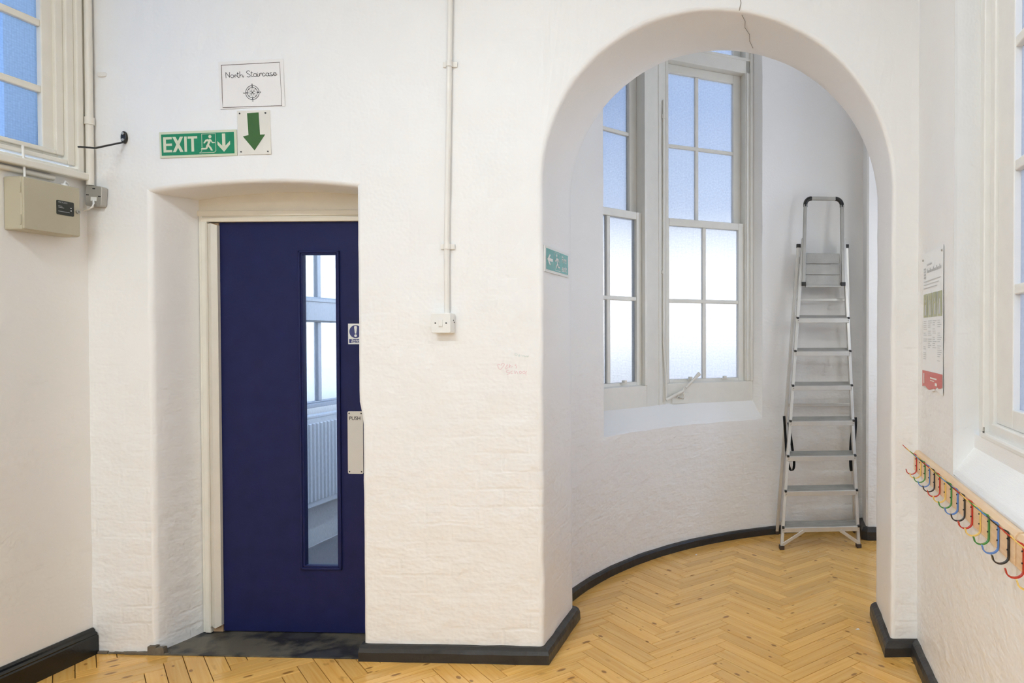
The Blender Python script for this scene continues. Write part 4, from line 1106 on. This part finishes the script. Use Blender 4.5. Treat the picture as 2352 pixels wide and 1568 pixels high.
mint = [[(1060, 340), (1040, 310), (1035, 370), (1090, 425), (1145, 370), (1110, 330), (1060, 350)], [(1185, 380), (1200, 440), (1240, 450), (1252, 370), (1262, 445)], [(1345, 380), (1360, 440), (1400, 440), (1440, 415), (1452, 470), (1480, 430), (1512, 470), (1570, 435), (1590, 480), (1640, 418), (1642, 485)]]
def scribble(name, strokes, mat, label, wdt):
    m_ = MB()
    for p in strokes: m_.ribbon([gpt(*q) for q in smooth_pts(p, 4)], wdt, 0)
    f_ = wob(.0035, 7.5, wmask)
    vs = []
    for v in m_.v:
        q = f_(Vector((v[0], YW, v[2]))); vs.append((v[0], q.y - .0012, v[2]))
    m_.v = vs
    return tag(build(name, m_, mat), label, 'writing')
scribble('wall_writing', pink, 'ink_pink', 'pink pen writing of a heart and the words this school on the pier', .0019)
scribble('wall_writing', mint, 'ink_mint', 'faint mint green scribble just above the pink writing', .0020)
# fire exit sign on the left jamb of the arch
YJ = YW + .10
fe = thing('fire_exit_sign', 'teal Fire exit sign with left arrow on the arch jamb', 'sign', (JL + .001, YJ - .085, 0), R(90))
fa, fb = at_x(1248, 562, JL), at_x(1304, 578, JL)
f0 = at_x(1246, 622, JL); w = fb.y - fa.y; h = fa.z - f0.z
fe.location = (JL + .002, fa.y, f0.z)
build('board', MB().box(0, w, -.004, 0, 0, h), 'ink_white', fe, bevel=.0005)
build('teal_panel', MB().poly([(.05 * w, .10 * h), (.95 * w, .10 * h), (.95 * w, .91 * h), (.05 * w, .91 * h)], -.0046), 'sign_teal', fe)
ar = MB(); y_ = -.0052
ar.poly([(.09 * w, .50 * h), (.17 * w, .30 * h), (.22 * w, .30 * h), (.145 * w, .50 * h), (.22 * w, .70 * h), (.17 * w, .70 * h)][0:4], y_); ar.poly([(.09 * w, .50 * h), (.145 * w, .50 * h), (.22 * w, .70 * h), (.17 * w, .70 * h)], y_)
ar.poly([(.135 * w, .44 * h), (.30 * w, .44 * h), (.30 * w, .56 * h), (.135 * w, .56 * h)], y_ - .0002)
build('arrow', ar, 'ink_white', fe)
pc = MB(); man(pc, .58 * w, .14 * h, .72 * h, -1, y_)
sxm = .24 * w / (.89 * .72 * h)
pc.v = [(.58 * w + (v[0] - .58 * w) * sxm, v[1], v[2]) for v in pc.v]
build('running_figure', pc, 'ink_white', fe)
tx = text_mb('Fire', .36 * h, .665 * w, .55 * h, y_, sx=.25 * w / (.36 * h * 1.9), bold=.0006); tx.merge(text_mb('exit', .36 * h, .665 * w, .19 * h, y_, sx=.25 * w / (.36 * h * 1.75), bold=.0006))
build('lettering', tx, 'ink_white', fe)
# black wall bracket
br = thing('wall_bracket', 'black metal wall bracket arm sticking out left of the EXIT sign', 'bracket', (-2.905, YW, 2.33))
build('base_plate', MB().prism([(.014 * math.cos(R(k * 24)), .004 + .028 * math.sin(R(k * 24))) for k in range(15)], -.012, -.001), 'black_metal', br, bevel=.003)
p1, p2, p3 = at_x(280, 327, -2.905), at_x(218, 340, -2.915), at_x(181, 337, -2.915)
o_ = Vector((-2.905, YW, 2.33))
build('arm', MB().strip([p1 - o_ + Vector((0, .014, .006)), p1 - o_, p2 - o_, p3 - o_], .013, (1, 0, 0), .007), 'black_metal', br, bevel=.0015)
for z_ in (.020, -.008): build('screw', MB().cyl((0, -.016, z_), (0, -.011, z_), .006, 8), 'galvanised', br)
# painted clip on the wall
nb = build('wall_clip', MB().prism(rrect(-.022, .018, -.011, .011, .009), -.010, .002), 'conduit_paint', loc=(-3.005, YW, 2.617), bevel=.003)
tag(nb, 'small overpainted cable clip on the wall above the black bracket', 'clip')
# corner conduit
cc_ = thing('conduit', 'cream painted conduit in the left corner down to the metal junction box', 'conduit', (-3.052, YW - .022, 2.12))
build('pipe', MB().tube([(0, 0, -.002), (0, 0, .8), (-.006, 0, CEIL - 2.13)], .0150, 12), 'corner_pipe_paint', cc_)
sd = MB().box(-.032, -.004, -.004, .018, .268, .300); sd.tube([(0, 0, .268), (0, 0, .300)], .019, 12)
build('saddle_clip', sd, 'corner_pipe_paint', cc_, bevel=.002)
# junction box
jx = thing('junction_box', 'grey metal junction box with a white cable tail beside the alarm panel', 'junction box', (-3.028, YW - .002, 2.068), 0, tilt=R(4))
build('body', MB().prism(rrect(-.037, .037, -.045, .045, .010), -.030, 0), 'galvanised', jx, bevel=.002)
for x_, z_ in ((0, .033), (-.028, .004), (.028, .0)): build('slot', MB().box(x_ - .006, x_ + .006, -.0312, -.029, z_ - .002, z_ + .002), 'ink_black', jx)
build('label', MB().box(-.010, .016, -.0325, -.029, -.022, -.004), 'ink_white', jx)
build('cable', MB().tube([(.004, -.034, -.020), (.012, -.040, -.034), (.010, -.042, -.050), (-.006, -.044, -.062), (-.030, -.040, -.066), (-.040, -.030, -.066)], .0042, 8), 'white_plastic', jx)
# alarm panel on the left wall (front faces +X)
ap = thing('alarm_panel', 'beige steel fire alarm box under the left window', 'alarm box', (XL, 2.81, 1.872), R(90))
bw_, bh_, bd_ = .245, .215, .078
build('case', MB().box(0, bw_, -bd_, -.001, 0, bh_), 'box_beige', ap, bevel=.006)
build('lid', MB().box(.004, bw_ - .002, -bd_ - .004, -bd_ + .004, .004, bh_ - .002), 'box_beige', ap, bevel=.003)
for q in (.02, .15): build('hinge', MB().box(-.0035, .0, -bd_ + .002, -bd_ + .008, q, q + .04), 'box_beige', ap)
dx0 = .150
dp = build('display', MB().prism(rrect(dx0 - .012, dx0 + .064, .085, .145, .005), -bd_ - .0058, -bd_ - .003), 'dark_print', ap)
y_ = -bd_ - .0063
tx = text_mb('FIRE ALARM', .0095, dx0 - .006, .134, y_, sx=.8)
for z_, l_ in ((.120, .018), (.114, .026), (.098, .05)): tx.poly([(dx0 - .006, z_), (dx0 - .006 + l_, z_), (dx0 - .006 + l_, z_ + .002), (dx0 - .006, z_ + .002)], y_)
build('lettering', tx, 'ink_grey', dp)
for z_ in (.108, .119): build('indicator', MB().disc(dx0 + .050, z_, .0026, y_ - .0002, 10), 'led_white', dp)
lk = MB().cyl((dx0 + .080, -bd_ - .012, .109), (dx0 + .080, -bd_ - .003, .109), .0085, 14); 
build('lock', lk, 'galvanised', ap); build('keyhole', MB().box(dx0 + .0792, dx0 + .0808, -bd_ - .0128, -bd_ - .0118, .105, .113), 'ink_black', ap)
a_ = at_x(57, 400, XL + .03); b_ = at_x(52, 334, XL + .03)
build('aerial', MB().tube([(a_.y - 2.81, -.03, bh_ - .004), (b_.y - 2.81, -.03, b_.z - 1.872)], .0045, 8), 'white_plastic', ap)
gl = MB().tube([(.225, -.03, bh_ - .002), (.225, -.03, bh_ + .014)], .012, 10); gl.tube([(.225, -.03, bh_ + .012), (.232, -.028, bh_ + .026), (.250, -.022, bh_ + .022), (.258, -.02, bh_ - .004)], .0045, 8)
build('cable_gland', gl, 'white_plastic', ap)
hc = thing('conduit', 'cream horizontal conduit on the left wall just above the alarm box', 'conduit', (XL + .012, 2.55, 2.120))
build('pipe', MB().tube([(0, 0, 0), (0, .455, 0)], .011, 10), 'corner_pipe_paint', hc)
m_ = MB().box(-.011, .012, .20, .22, -.014, .014); build('saddle_clip', m_, 'corner_pipe_paint', hc, bevel=.002)

# poster on the right wall: local x runs along -Y
po = thing('poster', 'white safety poster with photo strip and red torn foot on the right wall', 'poster', (XR - .004, 3.20, 1.215), R(-90))
w, h = .372, .580
sh = MB(); cols = []
nx, nz = 10, 14
for i in range(nx + 1):
    u = i / nx
    zb = .006 + .006 * math.sin(u * 11)
    cols.append([(u * w, -.001 - .0006 * math.sin(u * 6 + k * .5) ** 2, zb + (h - zb) * k / nz) for k in range(nz + 1)])
grid(sh, cols, uvf=lambda p: (p[0], p[2]))
so = build('sheet', sh, 'poster_paper', po)
md = so.modifiers.new('thickness', 'SOLIDIFY'); md.thickness = .0008
def prect(mb, x0, x1, z0, z1, y=-.0026): return mb.poly([(x0 * w, z0 * h), (x1 * w, z0 * h), (x1 * w, z1 * h), (x0 * w, z1 * h)], y)
rd = MB()
nn = 12
for i in range(nn):
    u0, u1 = i / nn, (i + 1) / nn
    zf = lambda u: .140; zb_ = lambda u: .018 + .010 * math.sin(u * 13) + (.03 if u > .7 else 0)
    rd.poly([(u0 * w, zb_(u0) * h), (u1 * w, zb_(u1) * h), (u1 * w, zf(u1) * h), (u0 * w, zf(u0) * h)], -.0028)
build('red_band', rd, 'poster_red', po)
wm_ = MB(); prect(wm_, .07, .11, .045, .12, -.0032); prect(wm_, .42, .74, .092, .102, -.0032); prect(wm_, .42, .62, .076, .081, -.0032); prect(wm_, .66, .76, .050, .070, -.0032)
tag(build('white_print', wm_, 'ink_white', po), None, kind='stuff')
for k in range(4):
    x0 = .06 + k * .235; pf = build('photo', prect(MB(), x0, x0 + .20, .53, .70, -.0028), 'poster_olive', po)
    pf_ = MB().disc((x0 + .10) * w, (.648 - .012 * (k % 2)) * h, .009, -.0032, 10)
    pf_.poly([((x0 + .05 + .02 * (k % 3)) * w, .545 * h), ((x0 + .15) * w, .545 * h), ((x0 + .13) * w, .625 * h), ((x0 + .07) * w, .62 * h)], -.0032)
    tag(build('photo_figure', pf_, 'ink_pale', pf), None, kind='stuff')
tl = MB()
[prect(tl, .06 + .028 * (k % 4), .078 + .028 * (k % 4), .815 + .021 * (k // 4), .829 + .021 * (k // 4)) for k in range(16)]; prect(tl, .22, .46, .905, .915); [prect(tl, .22 + k * .052, .22 + k * .052 + .034, .850, .868 + .014 * (k % 3 == 0)) for k in range(14)]
for z_ in (.79, .765, .74): prect(tl, .06, .92 - (.79 - z_) * 4, z_, z_ + .006)
random.seed(11)
for c in range(4):
    z_ = .50
    while z_ > (.22 if c in (0, 3) else .30):
        if random.random() > .18: prect(tl, .06 + c * .235, .06 + c * .235 + .10 + random.random() * .10, z_, z_ + .0045)
        z_ -= .0145
tag(build('print', tl, 'ink_pale', po), None, kind='stuff')
for q in ((.02, .955), (.96, .965)): build('pin', MB().cyl((q[0] * w, -.006, q[1] * h), (q[0] * w, -.001, q[1] * h), .0042, 8), 'galvanised', po)

# coat hook rails on the right wall
def hook_mesh():
    m_ = MB()
    pts = [(-.062, .046), (-.046, .030), (-.022, .011), (-.004, .002), (-.002, -.012), (-.002, -.062)]
    for k in range(9):
        a = R(0 - k * 22.5); pts.append((-.0235 + .0215 * math.cos(a), -.066 + .017 * math.sin(a)))
    pts += [(-.047, -.060)]
    m_.strip([(x, 0, z) for x, z in pts[3:]], .009, (0, 1, 0), .0035)
    m_.tube([(x, 0, z) for x, z in pts[:5]], [.0016, .0020, .0024, .0028, .0028], 6)
    return m_
HX = XR - .030
cols5 = ['red', 'yellow', 'green', 'blue', 'black']
hk_src = {}
def rail(label, y_far, y_near, first, n, z0=.842, z1=.934):
    t_ = thing('coat_hook_rail', label, 'coat rail', (XR, y_near, z0))
    L = y_far - y_near
    prof = [(-.001, 0), (-.022, 0), (-.026, .006), (-.026, z1 - z0 - .012), (-.016, z1 - z0), (-.001, z1 - z0)]
    vs = [(x, y, z) for y in (0, L) for x, z in prof]; k6 = len(prof)
    uvs = [(v[1], v[2] + abs(v[0])) for v in vs]
    fs = [(k, (k + 1) % k6, k6 + (k + 1) % k6, k6 + k) for k in range(k6)] + [tuple(range(k6 - 1, -1, -1)), tuple(range(k6, 2 * k6))]
    build('board', MB().add(vs, fs, uvs), 'rail_pine', t_, bevel=.002)
    for k in range(n):
        cname = cols5[k % 5]; y_ = first - k * .0890 - y_near
        if cname not in hk_src:
            o = build('hook', hook_mesh(), 'hook_' + cname, t_); hk_src[cname] = o
        else:
            o = hk_src[cname].copy(); COL.objects.link(o); o.parent = t_
        random_t = (noise.noise(Vector((y_ * 9.1 + y_near, 3.3, 1))) * .25)
        o.location = (-.027, y_, .0800); o.rotation_euler = (0, 0, random_t)
        o['label'] = cname + ' enamelled coat hook'
        for z_ in (.064, .034):
            if cname == 'red' and k == 0 and z_ == .064 and 'screw' not in hk_src:
                s_o = build('screw', MB().cyl((-.0035, 0, 0), (.001, 0, 0), .0023, 8), 'black_metal', t_); hk_src['screw'] = s_o
            else:
                s_o = hk_src['screw'].copy(); COL.objects.link(s_o); s_o.parent = t_
            s_o.location = (-.0305, y_, z_)
    return t_
rail('pine rail of fifteen coloured coat hooks starting in the corner by the arch', 3.285, 1.930, 3.213, 15)
rail('second pine coat hook rail running out of the picture at lower right', 1.915, .60, 1.851, 14)

# ---------------------------------------------------------------- step ladder
LC = Vector((.3285, 4.934, 0)); LY = R(6.9)
ld = thing('step_ladder', 'aluminium step ladder with seven treads standing against the round wall', 'ladder', LC, LY)
KF = .27 / 1.97
def fpl(s, z, off=0): return Vector((s, KF * z + off, z))
sxv = Vector((math.cos(LY), math.sin(LY), 0)); fyv = Vector((-math.sin(LY), math.cos(LY), 0))
def bar(p, q, w, d, mat, name, bevel=.002, axis=(1, 0, 0)):
    """rectangular section bar between p and q: w across, d deep"""
    p, q = Vector(p), Vector(q); t_ = (q - p).normalized(); a = Vector(axis); a = (a - t_ * a.dot(t_)).normalized(); b = t_.cross(a)
    vs = [c + a * sx_ * w / 2 + b * sy_ * d / 2 for c in (p, q) for sx_, sy_ in ((-1, -1), (1, -1), (1, 1), (-1, 1))]
    m_ = MB().add(vs, [(3, 2, 1, 0), (4, 5, 6, 7), (0, 1, 5, 4), (1, 2, 6, 5), (2, 3, 7, 6), (3, 0, 4, 7)])
    return build(name, m_, mat, ld, bevel=bevel)
# front stiles
fsl, fsr = (-.258, .262), (-.088, .230)       # s at z=0 and top (left, right pairs below)
L0, L1, R0, R1 = -.262, -.070, .266, .224
ZT = 2.135
def sl(z): return L0 + (L1 - L0) * z / ZT
def sr_(z): return R0 + (R1 - R0) * z / ZT
for a, b in ((L0, L1), (R0, R1)):
    bar(fpl(a, .02, .02), fpl(b, ZT, .02), .020, .042, 'aluminium', 'stile')
    build('rubber_foot', MB().box(a - .016, a + .016, -.008, .042, 0, .026), 'brown_rubber', ld, bevel=.003)
# treads
TZ = [.131, .370, .603, .839, 1.081, 1.319, 1.551]
for z in TZ:
    a, b = sl(z) - .006, sr_(z) + .006
    y0 = KF * z - .012; dep = .095; tl_ = math.radians(13)
    def tp(s, u, v):   # u depth, v up, tilted forwards (front edge lower)
        return Vector((s, y0 + u * math.cos(tl_) - v * math.sin(tl_) * 0, z + .012 + u * math.sin(tl_) + v))
    m_ = MB(); vs = [tp(s, u, v) for s in (a, b) for u, v in ((0, -.030), (0, 0), (.006, .003), (dep, .003), (dep, -.018), (.004, -.030))]
    m_.add(vs, [(0, 1, 7, 6), (1, 2, 8, 7), (3, 4, 10, 9), (4, 5, 11, 10), (5, 0, 6, 11), (5, 4, 3, 2, 1, 0), (6, 7, 8, 9, 10, 11)])
    tr_ = build('tread', m_, 'aluminium', ld, bevel=.0015)
    m_ = MB()
    for k in range(5):
        u0 = .008 + k * .016; m_.add([tp(s, u, v) for s in (a + .012, b - .012) for u, v in ((u0, .003), (u0, .0055), (u0 + .013, .0055), (u0 + .013, .003))], [(0, 1, 5, 4), (1, 2, 6, 5), (2, 3, 7, 6), (0, 3, 2, 1), (4, 5, 6, 7)])
    m_.add([tp(s, u, .0032) for s in (a + .003, b - .003) for u in (.005, dep)], [(0, 1, 3, 2)])
    build('grip_surface', m_, 'aluminium_worn', tr_)
    for s0, s1 in ((a - .004, a + .012), (b - .012, b + .004)):
        m_ = MB()
        v8 = [tp(s, u, v) for s in (s0, s1) for u, v in ((-.003, -.004), (-.003, .008), (.03, .008), (.03, -.004))]
        m_.add(v8, [(0, 1, 5, 4), (1, 2, 6, 5), (2, 3, 7, 6), (3, 0, 4, 7), (0, 3, 2, 1), (4, 5, 6, 7)])
        build('end_cap', m_, 'black_plastic', tr_, bevel=.002)
    for s in (a + .008, b - .008): build('rivet', MB().cyl(tp(s, -.0015, -.015), tp(s, .001, -.015), .004, 8), 'aluminium_worn', tr_)
# knee braces under the bottom tread
bar((L0 + .004, -.004, .035), (L0 + .150, .004, .122), .022, .006, 'aluminium', 'brace', axis=(0, 0, 1))
bar((R0 - .004, -.004, .035), (R0 - .130, .004, .122), .022, .006, 'aluminium', 'brace', axis=(0, 0, 1))
# U-shaped handrail with black corners
zu0, zu1 = 1.806, 2.424
ul0, ur0, ul1, ur1 = -.078, .205, -.052, .212
yo = -.004
for a, b in ((ul0, ul1), (ur0, ur1)): bar(fpl(a, zu0, yo), fpl(b, zu1 - .045, yo), .024, .028, 'aluminium_worn', 'handrail', .004)
bar(fpl(ul1 + .045, zu1, yo), fpl(ur1 - .045, zu1, yo), .024, .028, 'aluminium_worn', 'handrail', .004, axis=(0, 0, 1))
for sgn, b in ((1, ul1), (-1, ur1)):
    pts = []
    for k in range(9):
        a = R(k * 11.25); pts.append(fpl(b + sgn * (.045 - .045 * math.cos(a)), zu1 - .045 + .045 * math.sin(a), yo))
    pts = [fpl(b, zu1 - .062, yo)] + pts + [fpl(b + sgn * .062, zu1, yo)]
    build('corner_cap', MB().tube(pts, .0155, 10), 'black_plastic', ld)
for a in (ul0, ur0): build('end_cap', MB().box(a - .015, a + .015, KF * zu0 - .022, KF * zu0 + .016, zu0 - .012, zu0 + .014), 'black_plastic', ld, bevel=.002)
# platform folded up between the rails
m_ = MB(); pz0, pz1_ = 1.795, 2.03
for k in range(3):
    za, zb_ = pz0 + (pz1_ - pz0) * k / 3 + .002, pz0 + (pz1_ - pz0) * (k + 1) / 3 - .002
    p_ = [fpl(s, z, yo + .012 + d) for s in (ul0 + .016, ur0 - .016) for z, d in ((za, -.006), (zb_, .0), (zb_, .014), (za, .014))]
    m_.add(p_, [(0, 4, 5, 1), (1, 5, 6, 2), (2, 6, 7, 3), (3, 7, 4, 0), (0, 1, 2, 3), (7, 6, 5, 4)])
p_ = [fpl(s, z, yo + d) for s in (ul0 + .014, ur0 - .014) for z, d in ((pz0 - .012, -.006), (pz0 + .004, -.006), (pz0 + .004, .02), (pz0 - .012, .02))]
m_.add(p_, [(0, 4, 5, 1), (1, 5, 6, 2), (2, 6, 7, 3), (3, 7, 4, 0), (0, 1, 2, 3), (7, 6, 5, 4)])
build('platform', m_, 'aluminium_worn', ld, bevel=.002)
# rear frame
RL0, RL1, RR0, RR1, ZR = -.247, -.102, .328, .247, 2.075
rear = lambda s, z: Vector((s, .385 - .03 * z, z))
for a, b in ((RL0, RL1), (RR0, RR1)):
    bar(rear(a, .02), rear(b, ZR), .022, .026, 'aluminium', 'rear_leg')
    build('rubber_foot', MB().box(a - .014, a + .014, .370, .400, 0, .024), 'brown_rubber', ld, bevel=.003)
    build('end_cap', MB().box(b - .014, b + .014, rear(b, ZR).y - .018, rear(b, ZR).y + .018, ZR - .004, ZR + .022), 'black_plastic', ld, bevel=.002)
def rs(k, z): return (RL0 + (RL1 - RL0) * z / ZR) if k == 0 else (RR0 + (RR1 - RR0) * z / ZR)
for z in (.085, .940, 1.70): bar(rear(rs(0, z), z), rear(rs(1, z), z), .020, .012, 'aluminium', 'rear_rail', axis=(0, 0, 1))
# hinge plates joining front and rear frames
for k, s in ((0, L1 - .004), (1, R1 + .004)):
    bar(fpl(s, 1.98, .02), rear(rs(k, 1.98), 1.98), .004, .05, 'aluminium_worn', 'hinge_plate', .001)
# slack webbing straps
def lp(x, y, dep):
    v = ray(x, y); t_ = ((LC + fyv * dep).dot(fyv)) / (v.x * fyv.x + v.y * fyv.y); q = v * t_ - LC
    return Vector((q.dot(sxv), dep, EYE + v.z * t_))
st = [(1801, 955, .20), (1804, 1000, .19), (1808, 1052, .18), (1815, 1078, .19), (1822, 1078, .22), (1824, 1060, .24), (1820, 1030, .27), (1815, 995, .31), (1811, 970, .345)]
build('strap', MB().strip([lp(*q) for q in smooth_pts(st, 3)], .022, (.9, .6, 0), .003), 'webbing', ld)
st = [(1964, 968, .35), (1958, 985, .33), (1954, 1015, .30), (1953, 1050, .27), (1954, 1076, .25), (1957, 1079, .22), (1959, 1050, .20), (1964, 1000, .18), (1966, 970, .16), (1965, 958, .15)]
build('strap', MB().strip([lp(*q) for q in smooth_pts(st, 3)], .022, (.9, .6, 0), .003), 'webbing', ld)

# small litter on the floor
random.seed(5)
for k, (x, y, r_) in enumerate(((1599, 1274, .008), (1857, 1267, .006), (1970, 1445, .012))):
    p = ray(x, y); p = p * (-EYE / p.z)
    m_ = MB().add([(-r_, -.3 * r_, .0006), (r_ * .9, -.5 * r_, .001), (r_ * .4, .6 * r_, .003), (-.5 * r_, .5 * r_, .0012), (0, 0, .004)], [(0, 1, 4), (1, 2, 4), (2, 3, 4), (3, 0, 4), (3, 2, 1, 0)])
    o = build('paper_scrap', m_, 'ink_white', loc=(p.x, p.y, 0.0))
    tag(o, ['tiny white paper scrap on the floor near the curved skirting', 'tiny white speck of paper on the floor between the ladder feet', 'white paper scrap on the floor beside the right arch jamb'][k], 'scrap', 'litter on the floor')

# unseen cool fill lamp, added to brighten the stair landing
sl_ = thing('fill_light', 'cool fill light added unseen on the stair landing wall', 'light', (-1.465, 4.85, 2.9))
build('body', MB().box(-.05, -.001, -.6, .6, -.05, .05), 'lamp_body', sl_, bevel=.005)
build('diffuser', MB().box(-.09, -.048, -.58, .58, -.04, .04), 'lamp_diffuser', sl_, bevel=.01)
la = bpy.data.lights.new('stair_fill', 'AREA'); la.shape = 'RECTANGLE'; la.size = .08; la.size_y = 1.15; la.energy = 28; la.color = (.62, .80, 1.0)
lo = bpy.data.objects.new('stair_fill', la); COL.objects.link(lo); lo.parent = sl_; lo.location = (-.095, 0, 0); lo.rotation_euler = (0, R(90), 0)
# round fill lamp added behind the right jamb to brighten the tower
bl = thing('fill_light', 'round fill light added unseen on the tower side of the arched wall', 'light', (1.25, YW + TH + bend(1.25) + .012, 2.0))
build('body', MB().prism([(.17 * math.cos(R(k * 15)), .17 * math.sin(R(k * 15))) for k in range(24)], 0, .05), 'lamp_body', bl, bevel=.006)
build('diffuser', MB().prism([(.15 * math.cos(R(k * 15)), .15 * math.sin(R(k * 15))) for k in range(24)], .05, .09), 'lamp_diffuser', bl, bevel=.02)
la = bpy.data.lights.new('tower_fill', 'AREA'); la.shape = 'DISK'; la.size = .3; la.energy = 1.3; la.color = (1.0, .93, .82)
lo = bpy.data.objects.new('tower_fill', la); COL.objects.link(lo); lo.parent = bl; lo.location = (0, .095, 0); lo.rotation_euler = (R(90), 0, 0)
# ---------------------------------------------------------------- ceiling lights of the corridor (out of the picture, above the viewer; the second is added fill)
for k, (loc, pw) in enumerate(LAMPS):
    t_ = thing('ceiling_light', ['fluorescent ceiling light nearest the arch', 'ceiling light added at the left to brighten the right wall', 'fluorescent ceiling light at the far end behind the viewer'][k], 'light', (loc[0], loc[1], CEIL), 0, 'corridor ceiling lights')
    build('body', MB().box(-.62, .62, -.07, .07, -.05, -.001), 'lamp_body', t_, bevel=.006)
    build('diffuser', MB().box(-.60, .60, -.06, .06, -.095, -.048), 'lamp_diffuser', t_, bevel=.015)
    la = bpy.data.lights.new('tube_light', 'AREA'); la.shape = 'RECTANGLE'; la.size = 1.2; la.size_y = .12; la.energy = pw; la.color = LAMP
    lo = bpy.data.objects.new('tube_light', la); COL.objects.link(lo); lo.parent = t_; lo.location = (0, 0, -.10)
